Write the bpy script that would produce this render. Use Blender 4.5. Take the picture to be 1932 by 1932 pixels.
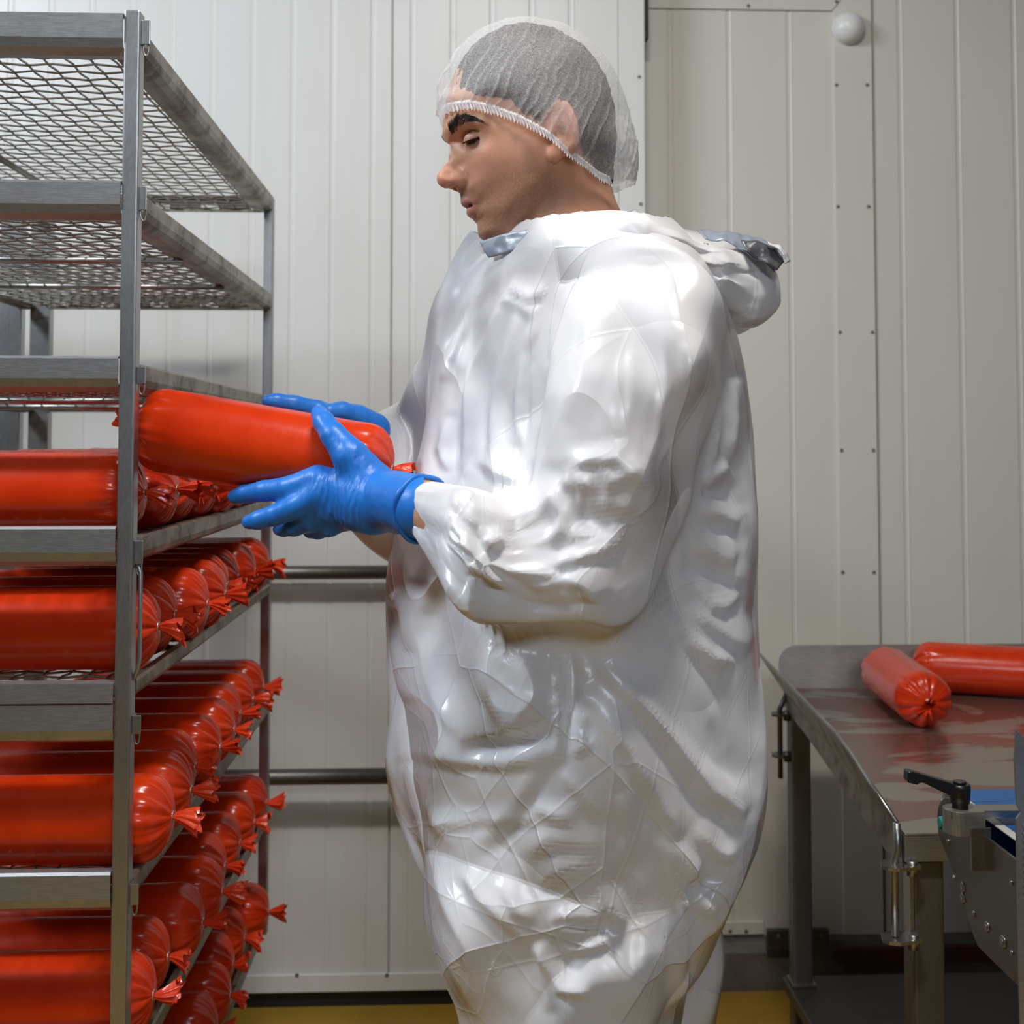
import bpy, bmesh, math, random
import numpy as np
from mathutils import Vector, Matrix

# ------------------------------------------------------------------ clear
for _o in list(bpy.data.objects):
    bpy.data.objects.remove(_o, do_unlink=True)
S = bpy.context.scene
COL = S.collection

# ------------------------------------------------------------------ camera
FPX, CAMH, YAW, PIT = 2200.0, 1.28, math.radians(2.24), math.radians(2.5)
CX, CY = 966.0, 838.0 - FPX * math.tan(PIT)
cam_d = bpy.data.cameras.new('camera')
cam = bpy.data.objects.new('camera', cam_d)
COL.objects.link(cam)
cam.location = (0, 0, CAMH)
cam.rotation_euler = (math.pi / 2 + PIT, 0, -YAW)
cam_d.sensor_width = 36.0
cam_d.lens = FPX / 1932.0 * 36.0
cam_d.shift_y = (CY - 966.0) / 1932.0
cam_d.clip_start = 0.05
cam_d.dof.use_dof = True
cam_d.dof.focus_distance = 1.36
cam_d.dof.aperture_fstop = 7.0
S.camera = cam

# ------------------------------------------------------------------ world, lights, exposure
S.view_settings.view_transform = 'Standard'
S.view_settings.look = 'None'
S.view_settings.gamma = 1.0
S.view_settings.use_curve_mapping = False
S.view_settings.exposure = -0.40
wd = bpy.data.worlds.new('world'); S.world = wd; wd.use_nodes = True
wd.node_tree.nodes['Background'].inputs[0].default_value = (1.0, 0.95, 0.88, 1)
wd.node_tree.nodes['Background'].inputs[1].default_value = 0.012

def area(name, loc, target, sx, sy, power, color):
    d = bpy.data.lights.new(name, 'AREA'); d.shape = 'RECTANGLE'
    d.size = sx; d.size_y = sy; d.energy = power; d.color = color
    o = bpy.data.objects.new(name, d); COL.objects.link(o)
    o.location = loc
    o.rotation_euler = (Vector(target) - Vector(loc)).to_track_quat('-Z', 'Y').to_euler()
    return o
# ceiling tube lamp over the work place (hard key), cool tube lamp at the left, added fill light behind the camera
area('ceiling_lamp_key', (0.10, 0.70, 3.05), (0.05, 1.00, 0.0), 0.50, 0.14, 48, (1.0, 0.955, 0.90))
area('ceiling_lamp_cool', (-2.20, 0.90, 3.00), (-0.2, 1.9, 1.3), 1.0, 0.30, 84, (0.80, 0.89, 1.0))
area('fill_light_front', (0.35, -1.75, 2.55), (0.15, 1.3, 0.8), 1.3, 0.4, 38, (0.82, 0.90, 1.0))

# ------------------------------------------------------------------ pixel <-> world helpers (a ray of the photograph met with a depth plane)
_f = np.array([math.sin(YAW) * math.cos(PIT), math.cos(YAW) * math.cos(PIT), math.sin(PIT)])
_r = np.array([math.cos(YAW), -math.sin(YAW), 0.0])
_u = np.cross(_r, _f)
_c = np.array([0, 0, CAMH])
def ray(px, py):
    return _f + _r * ((px - CX) / FPX) - _u * ((py - CY) / FPX)
def W(px, py, Y):
    d = ray(px, py)
    return _c + d * (Y / d[1])
def WX(px, py, X):
    d = ray(px, py)
    return _c + d * (X / d[0])
def proj(P):
    d = np.asarray(P) - _c
    z = d @ _f
    return CX + FPX * (d @ _r) / z, CY - FPX * (d @ _u) / z

# ------------------------------------------------------------------ object helpers
def link_mesh(name, verts, faces, mat=None, parent=None, smooth=False):
    me = bpy.data.meshes.new(name)
    me.from_pydata([tuple(map(float, v)) for v in verts], [], [tuple(map(int, f)) for f in faces])
    me.update()
    return link_data(name, me, mat, parent, smooth)
def link_data(name, me, mat=None, parent=None, smooth=False):
    if mat is not None and len(me.materials) == 0: me.materials.append(mat)
    if smooth:
        me.polygons.foreach_set('use_smooth', [True] * len(me.polygons))
    o = bpy.data.objects.new(name, me); COL.objects.link(o)
    if parent is not None: o.parent = parent
    return o
def np_mesh(name, V, F, smooth=True):
    """V (n,3) float, F (m,3|4) int arrays -> mesh data, fast"""
    me = bpy.data.meshes.new(name)
    V = np.ascontiguousarray(V, np.float32); F = np.ascontiguousarray(F, np.int32)
    k = F.shape[1]
    me.vertices.add(len(V)); me.vertices.foreach_set('co', V.ravel())
    me.loops.add(F.size); me.loops.foreach_set('vertex_index', F.ravel())
    me.polygons.add(len(F)); me.polygons.foreach_set('loop_start', np.arange(0, F.size, k, dtype=np.int32))
    me.polygons.foreach_set('use_smooth', np.full(len(F), smooth))
    me.update(calc_edges=True); me.validate()
    return me
def empty(name, loc=(0, 0, 0), rz=0.0):
    o = bpy.data.objects.new(name, None); COL.objects.link(o)
    o.location = loc; o.rotation_euler = (0, 0, rz); o.empty_display_size = 0.05
    return o
def tag(o, label=None, cat=None, group=None, kind=None):
    if label: o['label'] = label
    if cat: o['category'] = cat
    if group: o['group'] = group
    if kind: o['kind'] = kind
    return o

class MB:
    """collects shapes into one bmesh"""
    def __init__(s): s.bm = bmesh.new()
    def box(s, a, b, bevel=0.0, M=None):
        a = Vector(a); b = Vector(b)
        r = bmesh.ops.create_cube(s.bm, size=1.0)
        vs = r['verts']
        for v in vs:
            v.co = Vector(((a.x + b.x) / 2 + v.co.x * (b.x - a.x), (a.y + b.y) / 2 + v.co.y * (b.y - a.y), (a.z + b.z) / 2 + v.co.z * (b.z - a.z)))
        if bevel > 0:
            es = list({e for v in vs for e in v.link_edges})
            rr = bmesh.ops.bevel(s.bm, geom=es, offset=bevel, segments=2, profile=0.6, affect='EDGES')
            vs = list({v for f in rr['faces'] for v in f.verts} | {v for v in vs if v.is_valid})
        if M is not None:
            for v in vs: v.co = M @ v.co
        return s
    def tube(s, pts, r, seg=10, cap=True, closed=False, radii=None):
        pts = [Vector(p) for p in pts]; n = len(pts)
        rings = []; prev = None
        for i, p in enumerate(pts):
            if closed: t = pts[(i + 1) % n] - pts[i - 1]
            else: t = pts[min(i + 1, n - 1)] - pts[max(i - 1, 0)]
            t.normalize()
            if prev is None:
                a = Vector((0, 0, 1)) if abs(t.z) < 0.9 else Vector((1, 0, 0))
                nrm = (a - t * a.dot(t)).normalized()
            else:
                nrm = (prev - t * prev.dot(t)).normalized()
            prev = nrm; bn = t.cross(nrm)
            rr = radii[i] if radii else r
            rings.append([s.bm.verts.new(p + (nrm * math.cos(2 * math.pi * k / seg) + bn * math.sin(2 * math.pi * k / seg)) * rr) for k in range(seg)])
        m = n if closed else n - 1
        for i in range(m):
            A, B = rings[i], rings[(i + 1) % n]
            for k in range(seg):
                f = s.bm.faces.new((A[k], A[(k + 1) % seg], B[(k + 1) % seg], B[k])); f.smooth = True
        if cap and not closed:
            s.bm.faces.new(list(reversed(rings[0]))); s.bm.faces.new(rings[-1])
        return s
    def sweep(s, prof, a, b, axis, closed=True, cap=True):
        """prof: list of (p,q); axis 'x': (p->y,q->z); 'y': (p->x,q->z); 'z': (p->x,q->y); from a to b"""
        def mk(p, q, t):
            return {'x': (t, p, q), 'y': (p, t, q), 'z': (p, q, t)}[axis]
        A = [s.bm.verts.new(mk(p, q, a)) for p, q in prof]; B = [s.bm.verts.new(mk(p, q, b)) for p, q in prof]
        n = len(prof)
        for i in range(n if closed else n - 1):
            s.bm.faces.new((A[i], A[(i + 1) % n], B[(i + 1) % n], B[i]))
        if cap and closed:
            s.bm.faces.new(list(reversed(A))); s.bm.faces.new(B)
        return s
    def disc(s, c, nrm, r, h, seg=14, r2=None):
        c = Vector(c); nrm = Vector(nrm).normalized()
        return s.tube([c, c + nrm * h], r, seg, radii=[r, r if r2 is None else r2])
    def data(s, name, bevel=0.0):
        bmesh.ops.recalc_face_normals(s.bm, faces=s.bm.faces)
        me = bpy.data.meshes.new(name); s.bm.to_mesh(me); s.bm.free()
        return me
    def build(s, name, mat=None, parent=None):
        return link_data(name, s.data(name), mat, parent)
def bevmod(o, w=0.002, seg=2):
    m = o.modifiers.new('bevel', 'BEVEL'); m.width = w; m.segments = seg; m.limit_method = 'ANGLE'; m.angle_limit = math.radians(40)
    return o
def thick(prof, t):
    """open polyline -> closed strip of thickness t"""
    P = [Vector((p[0], p[1])) for p in prof]; out = []
    for i in range(len(P)):
        d = (P[min(i + 1, len(P) - 1)] - P[max(i - 1, 0)]).normalized()
        out.append(P[i] + Vector((-d.y, d.x)) * t)
    return [(p.x, p.y) for p in P] + [(p.x, p.y) for p in reversed(out)]

# ------------------------------------------------------------------ material helpers
class NT:
    def __init__(s, name):
        s.m = bpy.data.materials.new(name); s.m.use_nodes = True
        s.t = s.m.node_tree; s.n = s.t.nodes; s.b = s.n['Principled BSDF']; s.out = s.n['Material Output']
    def add(s, typ, **kw):
        nd = s.n.new(typ)
        for k, v in kw.items():
            if k.startswith('i_'):
                key = k[2:]; key = int(key) if key.isdigit() else key.replace('_', ' ')
                nd.inputs[key].default_value = v
            else: setattr(nd, k, v)
        return nd
    def link(s, a, b): s.t.links.new(a, b); return s
    def coord(s, scale=(1, 1, 1), kind='Object'):
        tc = s.add('ShaderNodeTexCoord'); mp = s.add('ShaderNodeMapping')
        mp.inputs['Scale'].default_value = scale
        s.link(tc.outputs[kind], mp.inputs['Vector']); return mp.outputs['Vector']
    def noise(s, vec, scale, detail=4, rough=0.55, dist=0.0):
        nd = s.add('ShaderNodeTexNoise'); nd.inputs['Scale'].default_value = scale; nd.inputs['Detail'].default_value = detail
        nd.inputs['Roughness'].default_value = rough; nd.inputs['Distortion'].default_value = dist
        s.link(vec, nd.inputs['Vector']); return nd.outputs['Fac']
    def ramp(s, fac, stops):
        nd = s.add('ShaderNodeValToRGB'); el = nd.color_ramp.elements
        while len(el) < len(stops): el.new(0.5)
        for e, (p, c) in zip(el, stops):
            e.position = p; e.color = (c, c, c, 1) if isinstance(c, (int, float)) else (*c, 1)
        s.link(fac, nd.inputs[0]); return nd.outputs[0]
    def mix(s, fac, a, b, mode='MIX'):
        nd = s.add('ShaderNodeMix', data_type='RGBA', blend_type=mode)
        for sock, v in ((nd.inputs[0], fac), (nd.inputs[6], a), (nd.inputs[7], b)):
            if isinstance(v, (int, float)): sock.default_value = v
            elif isinstance(v, tuple): sock.default_value = (*v, 1)
            else: s.link(v, sock)
        return nd.outputs[2]
    def math(s, op, a, b=0.0, clamp=False):
        nd = s.add('ShaderNodeMath', operation=op, use_clamp=clamp)
        for sock, v in ((nd.inputs[0], a), (nd.inputs[1], b)):
            if isinstance(v, (int, float)): sock.default_value = v
            else: s.link(v, sock)
        return nd.outputs[0]
    def bump(s, h, strength, dist=0.01, normal=None):
        nd = s.add('ShaderNodeBump'); nd.inputs['Strength'].default_value = strength; nd.inputs['Distance'].default_value = dist
        s.link(h, nd.inputs['Height'])
        if normal is not None: s.link(normal, nd.inputs['Normal'])
        s.link(nd.outputs[0], s.b.inputs['Normal']); return nd.outputs[0]
    def set(s, **kw):
        for k, v in kw.items():
            k = k.replace('_', ' '); sock = s.b.inputs[k]
            if isinstance(v, bpy.types.NodeSocket): s.link(v, sock)
            elif isinstance(v, tuple): sock.default_value = (*v, 1) if len(v) == 3 and sock.type == 'RGBA' else v
            else: sock.default_value = v
        return s

def steel(name, base=0.42, rough=0.34, grime=0.0, metal=0.96,  tint=(1.0, 0.985, 0.96), streak=(60, 60, 60), scratch=0.25):
    n = NT(name)
    v = n.coord(); vs = n.coord(streak)
    st = n.noise(vs, 6.0, 5, 0.6); big = n.noise(v, 7.0, 4, 0.6)
    c1 = tuple(base * k for k in tint); c2 = tuple(base * 0.80 * k for k in tint)
    col = n.mix(n.ramp(st, [(0.35, 0.0), (0.7, 1.0)]), c2, c1)
    col = n.mix(n.ramp(big, [(0.45, 0.0), (0.75, 0.5)]), col, tuple(base * 0.5 * k for k in tint))
    if grime > 0:
        g = n.noise(v, 14.0, 6, 0.65, 0.6)
        gm = n.ramp(g, [(0.45, 0.0), (0.63, grime)])
        col = n.mix(gm, col, (0.085, 0.058, 0.022))
        n.set(Metallic=n.math('SUBTRACT', metal, n.math('MULTIPLY', gm, 0.7 * metal)))
    else: n.set(Metallic=metal)
    r = n.math('ADD', n.math('MULTIPLY', st, 0.14), rough - 0.07)
    n.set(Base_Color=col, Roughness=r)
    n.bump(n.noise(vs, 14.0, 3, 0.6), scratch * 0.35, 0.0012)
    return n.m

M = {}
M['steel'] = steel('stainless_steel', 0.46, 0.33, 0.0, streak=(20, 20, 160))
M['steel_post'] = steel('brushed_steel_post', 0.50, 0.36, 0.0, tint=(0.97, 0.985, 1.0), streak=(220, 220, 14))
M['steel_bar'] = steel('worn_steel_bar', 0.44, 0.40, 0.3, 0.85, tint=(0.98, 0.985, 1.0), streak=(10, 200, 160))
M['steel_grimy'] = steel('grimy_steel_rail', 0.38, 0.40, 0.95, tint=(1.0, 0.93, 0.80), streak=(90, 9, 90))
M['steel_dark'] = steel('dark_steel_tube', 0.20, 0.40, 0.3, tint=(1.0, 0.93, 0.88), streak=(8, 90, 90))
M['steel_leg'] = steel('dull_leg_steel', 0.20, 0.45, 0.2, 0.7, tint=(1.0, 0.95, 0.90), streak=(60, 60, 10), scratch=0.1)
M['steel_table'] = steel('table_steel', 0.38, 0.36, 0.1, 0.65, tint=(1.0, 0.965, 0.90), streak=(6, 70, 70), scratch=0.12)
M['wire'] = steel('wire_steel', 0.40, 0.36, 0.35, tint=(1.0, 0.96, 0.86), scratch=0.05)

def flat(name, col, rough=0.5, metal=0.0, var=0.0, bump=0.0, scale=20.0, **kw):
    n = NT(name)
    n.set(Roughness=rough, Metallic=metal, **kw)
    v = n.coord(); f = n.noise(v, scale, 4, 0.6)
    if var > 0:
        n.set(Base_Color=n.mix(n.ramp(f, [(0.3, 0.0), (0.75, 1.0)]), tuple(c * (1 - var) for c in col), col))
    else: n.set(Base_Color=col)
    if bump > 0: n.bump(f, bump, 0.004)
    return n.m
M['black'] = flat('black_plastic', (0.012, 0.012, 0.013), 0.35, 0, 0.2, 0.1, 90)
M['dark'] = flat('dark_rubber', (0.012, 0.011, 0.010), 0.6, 0, 0.3, 0.1, 40)
M['teal'] = flat('teal_plastic', (0.02, 0.33, 0.30), 0.35)
M['white_plastic'] = flat('white_plastic', (0.74, 0.73, 0.70), 0.35, 0, 0.04)
M['clip'] = flat('aluminium_clip', (0.55, 0.5, 0.48), 0.35, 0.9)

# painted insulated wall panel with faint dirt and scuffs
def wall_mat(name, col):
    n = NT(name)
    v = n.coord(); vv = n.coord((3.0, 3.0, 0.35))
    big = n.noise(v, 1.4, 4, 0.6); st = n.noise(vv, 2.6, 5, 0.65)
    c = n.mix(n.ramp(big, [(0.35, 0.0), (0.75, 1.0)]), tuple(k * 0.95 for k in col), col)
    c = n.mix(n.ramp(st, [(0.5, 0.0), (0.8, 0.22)]), c, (0.50, 0.45, 0.33))
    sc = n.noise(v, 9.0, 6, 0.75, 0.4)
    c = n.mix(n.ramp(sc, [(0.70, 0.0), (0.76, 0.35)]), c, (0.30, 0.28, 0.25))
    n.set(Base_Color=c, Roughness=0.36, Specular_IOR_Level=0.35)
    n.bump(n.noise(v, 5.0, 3), 0.05, 0.01)
    return n.m
M['plant'] = flat('dim_plant_wall', (0.09, 0.088, 0.085), 0.6, 0, 0.3)
M['wall'] = wall_mat('painted_wall_panel', (0.66, 0.635, 0.56))
M['door'] = wall_mat('painted_door_panel', (0.69, 0.68, 0.645))

# yellow resin floor
n = NT('yellow_resin_floor'); v = n.coord()
a = n.noise(v, 2.2, 5, 0.65); b = n.noise(v, 90, 3, 0.6)
c = n.mix(n.ramp(a, [(0.3, 0.0), (0.7, 1.0)]), (0.28, 0.16, 0.018), (0.44, 0.265, 0.030))
c = n.mix(n.ramp(b, [(0.4, 0.0), (0.8, 0.4)]), c, (0.30, 0.175, 0.03))
n.set(Base_Color=c, Roughness=0.45); n.bump(b, 0.25, 0.004)
M['floor'] = n.m

# kerb and painted bits
M['kerb'] = flat('grey_kerb', (0.15, 0.13, 0.11), 0.6, 0, 0.5, 0.3, 16)
M['redstrip'] = flat('dark_red_strip', (0.085, 0.018, 0.010), 0.6, 0, 0.4, 0.2, 30)
M['screw'] = flat('screw_head', (0.20, 0.20, 0.15), 0.5, 0.5)

# red sausage casing
n = NT('red_sausage_casing'); v = n.coord()
oi = n.add('ShaderNodeObjectInfo')
a = n.noise(v, 13.0, 4, 0.6); fine = n.noise(v, 170.0, 3, 0.6)
c = n.mix(n.ramp(a, [(0.3, 0.0), (0.7, 1.0)]), (0.52, 0.024, 0.002), (0.64, 0.042, 0.003))
c = n.mix(n.math('MULTIPLY', oi.outputs['Random'], 0.35), c, (0.50, 0.022, 0.006))
n.set(Base_Color=c, Roughness=n.math('ADD', n.math('MULTIPLY', a, 0.12), 0.20), Specular_IOR_Level=0.38)
n.set(Coat_Weight=0.12, Coat_Roughness=0.08)
n.set(Subsurface_Weight=0.0, Subsurface_Radius=(0.012, 0.003, 0.001), Subsurface_Scale=0.3)
n.bump(n.math('ADD', n.math('MULTIPLY', fine, 0.25), n.noise(v, 26.0, 3, 0.5)), 0.10, 0.004)
M['casing'] = n.m
n = NT('red_casing_tail'); v = n.coord()
n.set(Base_Color=n.mix(n.noise(v, 60.0, 3), (0.60, 0.020, 0.006), (0.85, 0.085, 0.02)), Roughness=0.22, Coat_Weight=0.3)
n.bump(n.noise(v, 130.0, 4, 0.7), 0.4, 0.003)
M['tail'] = n.m

# ------------------------------------------------------------------ the setting
YW, YD = 2.82, 2.72                                            # wall plane, sliding door plane
fl = MB().box((-2.6, -2.4, -0.1), (2.9, 2.95, 0)).build('floor', M['floor']); tag(fl, 'yellow resin floor with a dull worn finish', 'floor', kind='structure')
ce = MB().box((-2.6, -2.4, 3.2), (2.9, 2.95, 3.3)).build('ceiling', M['plant']); tag(ce, 'dim grey ceiling above the room', 'ceiling', kind='structure')
for nm, a, b in (('wall_left', (-2.7, -2.4, 0), (-2.6, 2.95, 3.2)), ('wall_right', (2.9, -2.4, 0), (3.0, 2.95, 3.2)), ('wall_front', (-2.6, -2.5, 0), (2.9, -2.4, 3.2))):
    w = MB().box(a, b).build(nm, M['plant']); tag(w, 'dim grey wall outside the picture, ' + nm.split('_')[1] + ' side', 'wall', kind='structure')
wb = MB().box((-2.6, YW + 0.012, 0.0), (2.9, YW + 0.13, 3.2)).build('wall_back', M['wall'])
tag(wb, 'off-white ribbed panel wall behind the steel table', 'wall', kind='structure')

def ribbed(name, xa, xb, z0, z1, Y, t, ribs, mat, parent, depth=0.0013, hw=0.0085):
    """sheet facing -Y with shallow vertical grooves at ribs"""
    pr = [(xa, Y + 0.004), (xa + 0.002, Y)]
    for x in ribs:
        if xa + 0.02 < x < xb - 0.02:
            pr += [(x - hw, Y), (x - hw * 0.55, Y + depth), (x + hw * 0.25, Y + depth), (x + hw * 0.6, Y - depth * 0.35), (x + hw, Y)]
    pr += [(xb - 0.002, Y), (xb, Y + 0.004), (xb, Y + t), (xa, Y + t)]
    return MB().sweep(pr, z0, z1, 'z').build(name, mat, parent)

# back wall sheets (seam at the right edge of the cover strip)
xs = W(1652, 500, YW)[0]
ribR = [W(p, 500, YW)[0] for p in (1379, 1493, 1704, 1813, 1921)] + [W(1921, 500, YW)[0] + 0.132 * k for k in range(1, 6)]
ribL = [W(1378, 500, YW)[0] - 0.145 * k for k in range(1, 4)]
ribbed('panel', 0.2, xs - 0.0015, 0.105, 3.2, YW, 0.011, sorted(ribL + ribR), M['wall'], wb)
ribbed('panel', xs + 0.0015, 1.75, 0.105, 3.2, YW, 0.011, sorted(ribR), M['wall'], wb)
ribbed('panel', 1.753, 2.9, 0.105, 3.2, YW, 0.011, [1.85 + 0.132 * k for k in range(8)], M['wall'], wb)

def screw_data():
    m = MB(); m.disc((0, 0, 0), (0, -1, 0), 0.0046, 0.0012, 12, 0.0042); m.disc((0, -0.0012, 0), (0, -1, 0), 0.0032, 0.0008, 12, 0.0022)
    return m.data('screw')
SCREW = screw_data(); SCREW.materials.append(M['screw'])
def screw(px, py, Y, parent):
    p = W(px, py, Y); o = link_data('screw', SCREW, None, parent); o.location = p; return o

# cover strips round the old opening: upright with screws, head strip with a mitred corner
xl0, xl1 = W(1576, 500, YW)[0], W(1649, 500, YW)[0]
ztop = W(1400, 19, YW)[2]
t1p = [(xl0, 0.105), (xl1, 0.105), (xl1, ztop + 0.09), (xl0 + 0.0725, ztop + 0.09), (xl0, ztop - 0.0005)]
t1 = link_mesh('trim_1', [(x, y, z) for y in (YW - 0.006, YW - 0.0002) for x, z in t1p], [(0, 1, 2, 3, 4), (9, 8, 7, 6, 5)] + [(i, i + 5, (i + 1) % 5 + 5, (i + 1) % 5) for i in range(5)], M['wall']); bevmod(t1, 0.0012)
tag(t1, 'upright off-white cover strip with two rows of screws', 'trim', kind='structure')
for py, pa, pb in ((160, 1580, 1638), (390, 1583, 1641), (627, 1587, 1648), (850, 1590, 1650), (1080, 1592, 1651)):
    for p in (pa, pb): screw(p - 2, py, YW - 0.0062, t1)
t2 = link_mesh('trim_2', [(0.2, YW - 0.006, ztop), (xl0 - 0.003, YW - 0.006, ztop), (xl0 + 0.07, YW - 0.006, ztop + 0.09), (0.2, YW - 0.006, ztop + 0.09),
                          (0.2, YW - 0.0002, ztop), (xl0 - 0.003, YW - 0.0002, ztop), (xl0 + 0.07, YW - 0.0002, ztop + 0.09), (0.2, YW - 0.0002, ztop + 0.09)],
               [(0, 1, 2, 3), (7, 6, 5, 4), (0, 4, 5, 1), (1, 5, 6, 2), (2, 6, 7, 3), (3, 7, 4, 0)], M['wall'])
tag(t2, 'horizontal off-white cover strip with a mitred end at the top', 'trim', kind='structure')
screw(1412, 11, YW - 0.0062, t2); screw(1578, 3, YW - 0.0062, t2)
# kerb under the wall with the broken lower rail
kb = MB().sweep([(YW - 0.055, 0), (YW - 0.05, 0.085), (YW - 0.035, 0.105), (YW + 0.012, 0.105), (YW + 0.012, 0)], 0.42, 2.9, 'x').build('baseboard_back', M['kerb'])
tag(kb, 'dark grey concrete kerb along the foot of the back wall', 'baseboard', kind='structure')
t3 = MB().box((0.42, YW - 0.012, 0.112), (W(1440, 1765, YW)[0], YW - 0.0005, 0.142)).build('trim_3', M['wall']); bevmod(t3, 0.002)
tag(t3, 'short white foot rail at the bottom of the back wall', 'trim', kind='structure')
for p in (1378, 1408): screw(p, 1757, YW - 0.0122, t3)
t4 = MB().box((W(1565, 1775, YW)[0], YW - 0.075, 0.068), (2.2, YW - 0.056, 0.102)).build('trim_4', M['redstrip']); tag(t4, 'dark red strip along the kerb behind the table legs', 'trim', kind='structure')

p0_, p1_ = W(1446, 1790, YW - 0.06), W(1562, 1750, YW - 0.06)
t6 = MB().box((p0_[0], YW - 0.070, p0_[2]), (p1_[0], YW - 0.056, p1_[2])).build('trim_6', M['steel_dark']); bevmod(t6, 0.002); tag(t6, 'dark steel bracket on the kerb behind the table leg', 'trim', kind='structure')
for px_ in (1468, 1550): screw(px_, 1766, YW - 0.0702, t6)
# sliding door at the left
xdr = W(1217, 300, YD)[0]; xds = W(739, 500, YD)[0]
zd0 = W(640, 1868, YD)[2]
dm = MB().box((-2.3, YD + 0.012, zd0), (xdr - 0.004, YD + 0.07, 2.75)).build('door_1', M['door']); tag(dm, 'white ribbed sliding door behind the rack and the worker', 'door', kind='structure')
pit = 0.0935; off = W(628, 300, YD)[0]
ribD = [off + pit * k for k in range(-18, 12)]
ribbed('panel', -2.3, xds - 0.0012, zd0 + 0.004, 2.75, YD, 0.011, [x for x in ribD], M['door'], dm)
ribbed('panel', xds + 0.0012, xdr - 0.062, zd0 + 0.004, 2.75, YD, 0.011, [x for x in ribD], M['door'], dm)
et = MB().box((xdr - 0.062, YD - 0.004, zd0), (xdr, YD + 0.07, 2.75)).build('edge_trim', M['door'], dm); bevmod(et, 0.002)
for py, px in ((145, 1206), (385, 1209)): screw(px, py, YD - 0.0042, et)
btm = MB().box((-2.3, YD - 0.006, zd0 - 0.002), (xdr - 0.064, YD, W(640, 1836, YD)[2])).build('bottom_trim', M['door'], dm); bevmod(btm, 0.002)
for px in (560, 730): screw(px, 1840, YD - 0.0062, btm)
lt = MB().box((xdr + 0.001, YD + 0.02, W(1225, 66, YD)[2]), (xdr + 0.013, YD + 0.05, 2.6)).build('edge_strip', M['dark'], dm)  # dark strip filling the gap along the door edge

# dark block standing in for the shade in the gap under the door
gd = MB().box((-2.3, YD + 0.01, 0.0), (xdr, YD + 0.06, zd0 - 0.001)).build('door_gap_shade', M['dark']); tag(gd, 'dark block for the shade in the gap under the sliding door', 'trim', kind='structure')

# bumper tubes in front of the door
for nm, py, g, r, lab in (('bumper_tube', 1080, 0.050, 0.0155, 'upper dark steel tube running across the white door'), ('bumper_tube', 1465, 0.085, 0.0175, 'lower dark steel tube running across the white door')):
    z = W(630, py, YD - g)[2]
    e = empty(nm, (-0.3, YD, z)); tag(e, lab, 'bumper rail', 'steel tubes across the door')
    MB().tube([(-1.2, -g, 0), (0.55, -g, 0)], r, 16).build('tube', M['steel_dark'], e)
    for x in (-0.45, 0.42): MB().tube([(x, -g, 0), (x, -0.0002, 0)], 0.009, 10).build('standoff', M['steel_dark'], e)

# white dome on the cover strip
p = W(1600, 55, YW - 0.006)
e = empty('wall_dome', p); tag(e, 'round white plastic dome on the wall strip at the top', 'vent dome')
def lathe(name, prof, mat, parent, seg=36):
    bm = bmesh.new(); rings = []
    for r, y in prof:
        rings.append([bm.verts.new((r * math.cos(2 * math.pi * k / seg), y, r * math.sin(2 * math.pi * k / seg))) for k in range(seg)])
    for A, B in zip(rings, rings[1:]):
        for k in range(seg): bm.faces.new((A[k], A[(k + 1) % seg], B[(k + 1) % seg], B[k])).smooth = True
    bm.faces.new(rings[-1]); bm.faces.new(rings[0])
    bmesh.ops.recalc_face_normals(bm, faces=bm.faces)
    me = bpy.data.meshes.new(name); bm.to_mesh(me); bm.free()
    return link_data(name, me, mat, parent)
lathe('dome', [(0.0395, 0.0)] + [(0.0395 * math.cos(a), -0.006 - 0.034 * math.sin(a)) for a in np.linspace(0, 1.5, 12)], M['white_plastic'], e)
lathe('flange', [(0.041, 0.0), (0.041, -0.004), (0.0390, -0.006)], M['white_plastic'], e)

# wall marks (small dark scuffs, flat)
for px, py in ((1393, 185), (1413, 182), (1772, 447)):
    pass

# ------------------------------------------------------------------ rack
YF, YB = 1.375, 2.352                                          # front face of front posts, rear face of rear posts
XR = (W(250, 1000, YF + 0.022)[0] + W(522, 700, YB)[0]) / 2     # outer right side
XL = XR - 0.50
PW, PD = 0.0185, 0.022
rack = empty('sausage_rack', (XR - 0.25, (YF + YB) / 2, 0.0))
tag(rack, 'tall stainless steel rack loaded with wire shelves of red sausages', 'rack')
ro = Vector(rack.location)
def rbox(a, b): return (Vector(a) - ro), (Vector(b) - ro)
zt = W(250, 18, YF)[2]
ztb = W(520, 372, YB - PD)[2]
for (x, y, z1, z0) in ((XR - PW, YF, zt, 0.20), (XR - PW, YB - PD, ztb, 0.325), (XL, YF, zt, 0.20), (W(54, 700, YB - PD)[0], YB - PD, ztb, 0.325)):
    w = PW if x != W(54, 700, YB - PD)[0] else 0.040
    a, b = rbox((x, y, z0), (x + w, y + PD, z1))
    o = MB().box(a, b).build('post', M['steel_post'], rack); bevmod(o, 0.0022, 2)
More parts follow.
